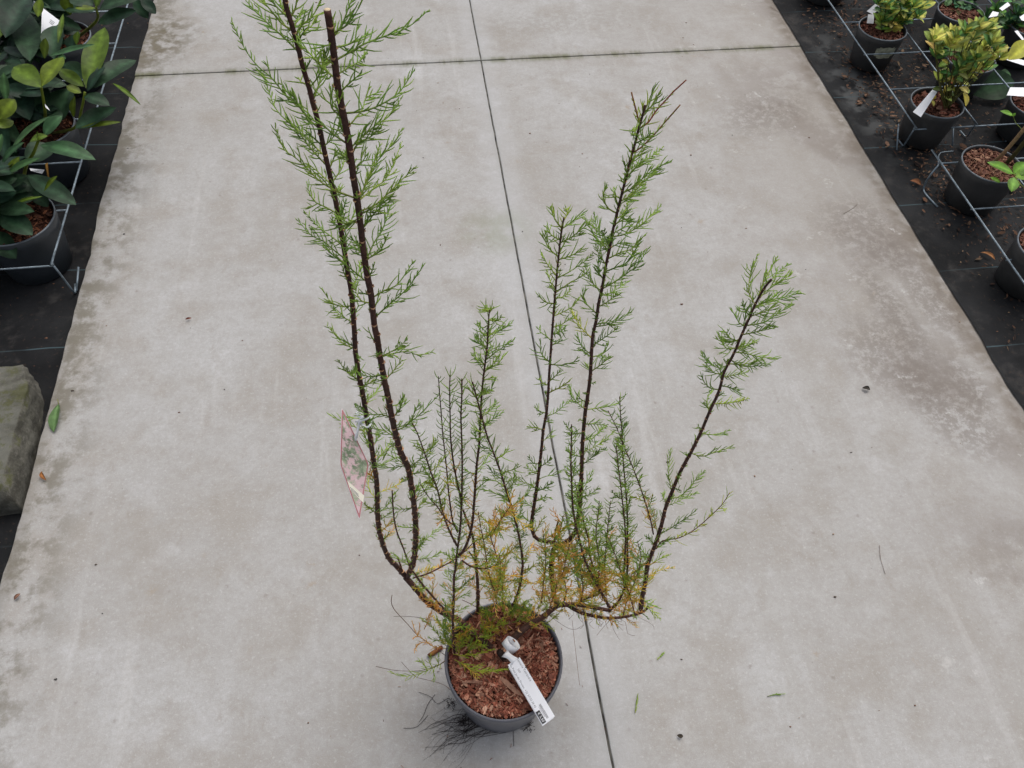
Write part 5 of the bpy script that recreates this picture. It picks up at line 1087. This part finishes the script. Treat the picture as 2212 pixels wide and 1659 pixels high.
# big dark leaf lying under the tray
g = Mesh(); leaf(g, atz(*kE(1150, 1300), .03), atz(*kE(1760, 1130), .06), .055, (.022, .05, .022), sag=.06, fold=.15)
leaf(g, atz(*kE(1500, 1060), .07), atz(*kE(1700, 1020), .06), .018, (.035, .08, .03)); tag(g.build('fallen_leaf', M['leaf']), 'large dark green leaf drooping under the wire tray on the right', 'leaf')

# white labels of the right bed
LG = 'white plant labels in the right bed'
def lcard(lb, K, z, pts, th=.0007, ex=None):
    P = pl(K, z, *pts); return card('plant_label', lb, P, nrm(P), LG, th, extra=ex)
lcard('blank white label leaning over the rim of the yellow-green bush pot', kE, (.185, .185, .160, .160), [(620, 1240), (690, 1270), (462, 1620), (352, 1548)])
lcard('upper slanted white label in the pot at the top right', k3, (.20, .20, .165, .165), [(850, 10), (915, 35), (800, 135), (742, 105)])
lcard('small upright white label just under the slanted one', k3, (.165, .165, .145, .145), [(755, 135), (812, 135), (805, 222), (742, 218)])
def bar(r):
    g = Mesh()
    for i in range(9):
        x = 1042 + i * 6; P = pl(k3, .157, (x, 208), (x + 3, 208), (x + 3, 222), (x, 222)); g.slab(P, (0, 0, 1), .0002)
    g.build('barcode', M['greyink'], r, smooth=False)
lcard('flat white label with barcode lying on the top right pot rim', k3, .155, [(985, 220), (1030, 178), (1102, 168), (1100, 222)], ex=bar)
lcard('white label between dark leaves in the top right corner, left one', k3, .30, [(1880, 165), (1920, 105), (1978, 118), (1965, 150)])
lcard('white label between dark leaves in the top right corner, upper one', k3, .33, [(1980, 80), (2060, 20), (2085, 50), (2010, 100)])
lcard('white label cut by the right picture edge below the top corner', k3, .32, [(2170, 160), (2230, 120), (2230, 200), (2190, 190)])
lcard('wide white label at the right edge beside the big wire tray', kE, .19, [(1700, 1208), (1960, 1212), (1960, 1340), (1648, 1318)])
lcard('thin white label glimpsed inside the yellow-green bush', kE, (.33, .33, .28, .28), [(890, 480), (985, 440), (985, 530), (885, 545)])
P = pl(kE, .22, (1500, 740), (1700, 790), (1960, 850), (1960, 930), (1740, 860), (1560, 800)); card('plastic_sleeve', 'translucent grey plastic sleeve at the right edge under the yellow leaf', P, nrm(P), cat='plastic sleeve', m='string')
P = pl(kE, .25, (1755, 430), (1800, 420), (1890, 540), (1870, 565)); card('plant_label', 'glossy picture label edge at the right side in front of the dark bush', P, nrm(P), LG)
# patch of lime on pot A
g = Mesh(); P = []
for i in range(8):
    for j in range(8):
        a = R_(-118 + 52 * i / 7); z_ = .075 + .046 * j / 7; rr = .0712 + (.089 - .0712) * (z_ / .15) + .0022; q = 1 + .02 * math.sin(i * 2 + j); P.append(Vector((cA[0] + rr * math.cos(a), cA[1] + rr * math.sin(a), z_ * q)))
g.add(P, [(i * 8 + j, (i + 1) * 8 + j, (i + 1) * 8 + j + 1, i * 8 + j + 1) for i in range(7) for j in range(7) if not (i in (0, 6) and j in (0, 6))], (.36, .37, .28))
ra = [o for o in COL.objects if o.get('label', '').startswith('green and yellow potted shrub')][0]
g.build('lime_patch', M['litter'], ra)

# ------------------------------------------------------------------ stone by the left edge
st = Mesh(); top = [(-1.60, 1.385), (-1.045, 1.375), (-1.016, 1.31), (-1.018, 1.18), (-1.015, 1.04), (-1.60, 1.015)]
bot = [(-1.60, 1.45), (-1.055, 1.40), (-1.022, 1.33), (-1.006, 1.17), (-.999, 1.00), (-1.60, .975)]
nx_, rings = 150, 12
def resamp(poly, n):
    L = [0]; m_ = len(poly)
    for i in range(m_): L.append(L[-1] + math.hypot(poly[(i + 1) % m_][0] - poly[i][0], poly[(i + 1) % m_][1] - poly[i][1]))
    out = []
    for k_ in range(n):
        s_ = L[-1] * k_ / n; i = max(j for j in range(m_) if L[j] <= s_); t = (s_ - L[i]) / (L[i + 1] - L[i]); a, b = poly[i], poly[(i + 1) % m_]; out.append((a[0] + (b[0] - a[0]) * t, a[1] + (b[1] - a[1]) * t))
    return out
# sample both outlines by the same corner parameter
def bycorner(poly, n):
    m_ = len(poly); out = []
    for k_ in range(n):
        q = k_ * m_ / n; i = int(q); t = q - i; a, b = poly[i], poly[(i + 1) % m_]; out.append((a[0] + (b[0] - a[0]) * t, a[1] + (b[1] - a[1]) * t))
    return out
T_, B_ = bycorner(top, nx_), bycorner(bot, nx_); V = []
for r_ in range(rings):
    t = r_ / (rings - 1)
    for (a, b) in zip(B_, T_):
        x = b[0] + (a[0] - b[0]) * (1 - t ** 3) ; y = b[1] + (a[1] - b[1]) * (1 - t ** 3); z_ = -.034 + .104 * t ** .8
        e = .004 * nz(x, y + z_ * 3, 14) + .0022 * nz(x, y + z_, 60); V.append((x + e, y + e, z_ + e * .6))
F = [(r_ * nx_ + i, r_ * nx_ + (i + 1) % nx_, (r_ + 1) * nx_ + (i + 1) % nx_, (r_ + 1) * nx_ + i) for r_ in range(rings - 1) for i in range(nx_)]
V.append((-1.35, 1.22, .074)); F += [((rings - 1) * nx_ + i, (rings - 1) * nx_ + (i + 1) % nx_, rings * nx_) for i in range(nx_)]
st.add(V, F, (.1, .1, .1))
def stone_mat():
    m = bpy.data.materials.new('mossy_concrete_block'); m.use_nodes = True; k = NB(m); X = k.xyz()
    c = k.mix(k.rng(k.noise(14, 7, .7), .35, .65), (.055, .052, .04), (.15, .145, .12))
    c = k.mix(k.rng(k.noise(60, 5, .7), .5, .7, 0, .6), c, (.20, .19, .165))
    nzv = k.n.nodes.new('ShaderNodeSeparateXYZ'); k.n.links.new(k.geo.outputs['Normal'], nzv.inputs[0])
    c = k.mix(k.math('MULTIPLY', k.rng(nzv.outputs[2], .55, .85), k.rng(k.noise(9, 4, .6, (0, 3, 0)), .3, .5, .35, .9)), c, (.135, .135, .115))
    c = k.mix(k.math('MULTIPLY', k.rng(k.math('ABSOLUTE', k.math('SUBTRACT', X[2], .06)), .008, .02, 1, 0), k.rng(k.noise(16, 5, .7, (8, 0, 0)), .48, .6)), c, (.085, .088, .035))
    k.n.links.new(c, k.b.inputs['Base Color']); k.b.inputs['Roughness'].default_value = .9
    bp = k.n.nodes.new('ShaderNodeBump'); bp.inputs['Strength'].default_value = .9; bp.inputs['Distance'].default_value = .005
    k.n.links.new(k.noise(70, 6, .7), bp.inputs['Height']); k.n.links.new(bp.outputs[0], k.b.inputs['Normal']); return m
tag(st.build('stone_block', stone_mat()), 'rough mossy concrete block lying on the cloth beside the left edge of the path', 'stone block')

# ------------------------------------------------------------------ loose things on the path
g = Mesh(); leaf(g, atz(127, 872, .006), atz(116, 934, .006), .016, (.11, .19, .075), sag=.06, fold=.25); g.tube(spline([atz(127, 873, .006), atz(125, 866, .006), atz(124, 862, .008)], .004), .001, 5, (.25, .25, .08))
tag(g.build('fallen_leaf', M['leaf']), 'pale green oval leaf lying on the left edge of the path', 'leaf')
bl = [((90, 1018), (100, 1038), .005, (.22, .09, .03), 'curled rust-brown leaf on the left path edge below the green leaf'), ((30, 1296), (44, 1282), .004, (.15, .08, .055), 'reddish brown leaf scrap at the lower left path edge'),
      ((1862, 838), (1880, 842), .006, (.035, .03, .025), 'small blackish leaf scrap on the concrete right of the tallest right stem'), ((400, 690), (414, 687), .003, (.14, .045, .03), 'tiny dark red bark crumb on the path left of the stems'), ((2118, 545), (2150, 562), .006, (.26, .12, .05), 'curled orange-brown leaf on the black cloth near the right edge'),
      ((1966, 390), (1990, 400), .009, (.20, .085, .04), 'flat brown leaf beside the leg of the nearer wire tray'), ((1462, 1588), (1476, 1590), .004, (.05, .04, .03), 'little dark crumb on the concrete at the bottom right of the pot'), ((1036, 1556), (1036, 1556), .0, (.3, .1, .05), '')]
for a, b, hw, c, lb in bl[:-1]:
    g = Mesh(); leaf(g, atz(*a, .010 if a[0] > 1900 else .004), atz(*b, .012 if a[0] > 1900 else .005), hw, c, sag=.2, fold=.5, pts=6); tag(g.build('fallen_leaf', M['litter']), lb, 'leaf', 'dry fallen leaves')
for a, b, lb in (((1420, 1425), (1436, 1408), 'shortest green needle sprig on the concrete, right of the pot'), ((1372, 1540), (1378, 1498), 'dark green needle sprig on the concrete nearest the central joint'), ((1658, 1504), (1695, 1499), 'green needle sprig lying farthest right on the concrete')):
    g = Mesh(); A, B = atz(*a, .003), atz(*b, .004); sprig(g, [A, A.lerp(B, .5) + Vector((.001, .001, 0)), B], .006, 'g', sp=.002, ang=22, r=.0007); tag(g.build('fallen_sprig', M['needle']), lb, 'sprig', 'fallen needle sprigs')
g = Mesh(); a, b = kL(625, 1000), kL(860, 850); A, B = atz(*a, .006), atz(*b, .006)
g.tube([A, A.lerp(B, .25), A.lerp(B, .6), B], [.0035, .0048, .0050, .0045], 9, [(.08, .03, .015), (.24, .11, .03), (.17, .06, .03), (.12, .03, .03)]); tag(g.build('bark_stick', M['litter']), 'short brown stick on the concrete just left of the grey pot', 'stick')
for i, (pts, lb) in enumerate((([(1900, 1178), (1902, 1205), (1912, 1240)], 'thin dark twig on the concrete at the right, below the stains'), ([(1822, 462), (1845, 448), (1852, 440)], 'faint twig on the concrete beside the far right stains'), ([(1664, 15), (1690, 30), (1716, 38)], 'thin bent twig on the path in the upper right corner'), ([(850, 1296), (848, 1318), (856, 1335)], ''))[:3]):
    g = Mesh(); g.tube(spline([atz(*p, .002) for p in pts], .01), .0005, 5, (.17, .12, .095)); tag(g.build('fallen_twig', M['litter']), lb, 'twig', 'fallen twigs')
# crumbs and bits nobody would count
g = Mesh()
for _ in range(110):
    x, y = U(-.97, 1.55), U(.05, 3.4)
    if abs(x - .29) < .01: continue
    s_ = abs(random.gauss(0, .0009)) + .0006; c = random.choice(((.10, .08, .065), (.16, .09, .06), (.24, .15, .10), (.08, .075, .07), (.30, .20, .13)))
    P = [Vector((x + s_ * U(.7, 2.2) * math.cos(t + U(-.3, .3)), y + s_ * U(.6, 1.5) * math.sin(t), .0008 + U(0, .001))) for t in (0, 1.2, 2.5, 3.8, 5)]
    g.slab(P, (U(-.2, .2), U(-.2, .2), 1), .0012, c)
# orange-red fibres round the pot
for _ in range(26):
    a = U(0, 6.28); q = U(.11, .26); C = SPOT + Vector((q * math.cos(a), q * math.sin(a), .0015)); d = Vector((U(-1, 1), U(-1, 1), 0)).normalized() * U(.003, .008); g.tube([C, C + d * .5 + Vector((0, 0, .001)), C + d], .0005, 4, random.choice(((.25, .09, .05), (.14, .05, .035), (.35, .16, .08))))
tag(g.build('crumbs', M['litter']), 'scattered bark crumbs and grit on the concrete', 'crumbs', kind='stuff')
g = Mesh(); LP = [(.09, .05, .034), (.13, .07, .045), (.19, .10, .06), (.07, .04, .03), (.24, .14, .09), (.27, .18, .11)]
def clot(x, y): return .45 + .55 * (nz(x, y, 6, 4) > 0)
n_l = 0
while n_l < 3000:
    x, y = 1.60 + abs(random.gauss(.18, .25)), U(.6, 3.5)
    if x > 2.9: continue
    dens = min(1, max(.02, (x - 1.62) / .14)) * clot(x, y) * (1 if y > 1.6 else .35)
    if rnd() > dens: continue
    n_l += 1; s_ = U(.0025, .009) * (2.0 if rnd() < .10 else 1); an = U(0, 6.3); d = Vector((math.cos(an), math.sin(an), U(-.2, .2))); s2_ = Vector((-math.sin(an), math.cos(an), U(-.3, .3)))
    C = Vector((x, y, .012 + U(0, .003))); k_ = random.choice((4, 5, 6)); el = U(.12, .6)
    P = [C + d * s_ * math.cos(2 * math.pi * i / k_ + .2) * U(.8, 1.2) + s2_ * s_ * el * math.sin(2 * math.pi * i / k_ + .2) for i in range(k_)]
    c = random.choice(LP); f_ = U(.25, .85); g.slab(P, d.cross(s2_), .0009, tuple(v_ * f_ for v_ in c))
tag(g.build('leaf_litter', M['litter'], smooth=False), 'brown leaf and bark litter scattered on the black cloth of the right bed', 'litter', kind='stuff')
g = Mesh()
for _ in range(130):
    x, y = U(-1.5, -1.0), U(.7, 3.3); s_ = U(.001, .003); C = Vector((x, y, -.020)); P = [C + Vector((s_ * math.cos(t) * 1.6, s_ * math.sin(t), U(0, .001))) for t in (0, 1.3, 2.6, 3.9, 5.1)]
    g.slab(P, (0, 0, 1), .001, random.choice(LP[:4]))
tag(g.build('soil_bits', M['litter']), 'small soil bits on the black cloth of the left bed', 'litter', kind='stuff')
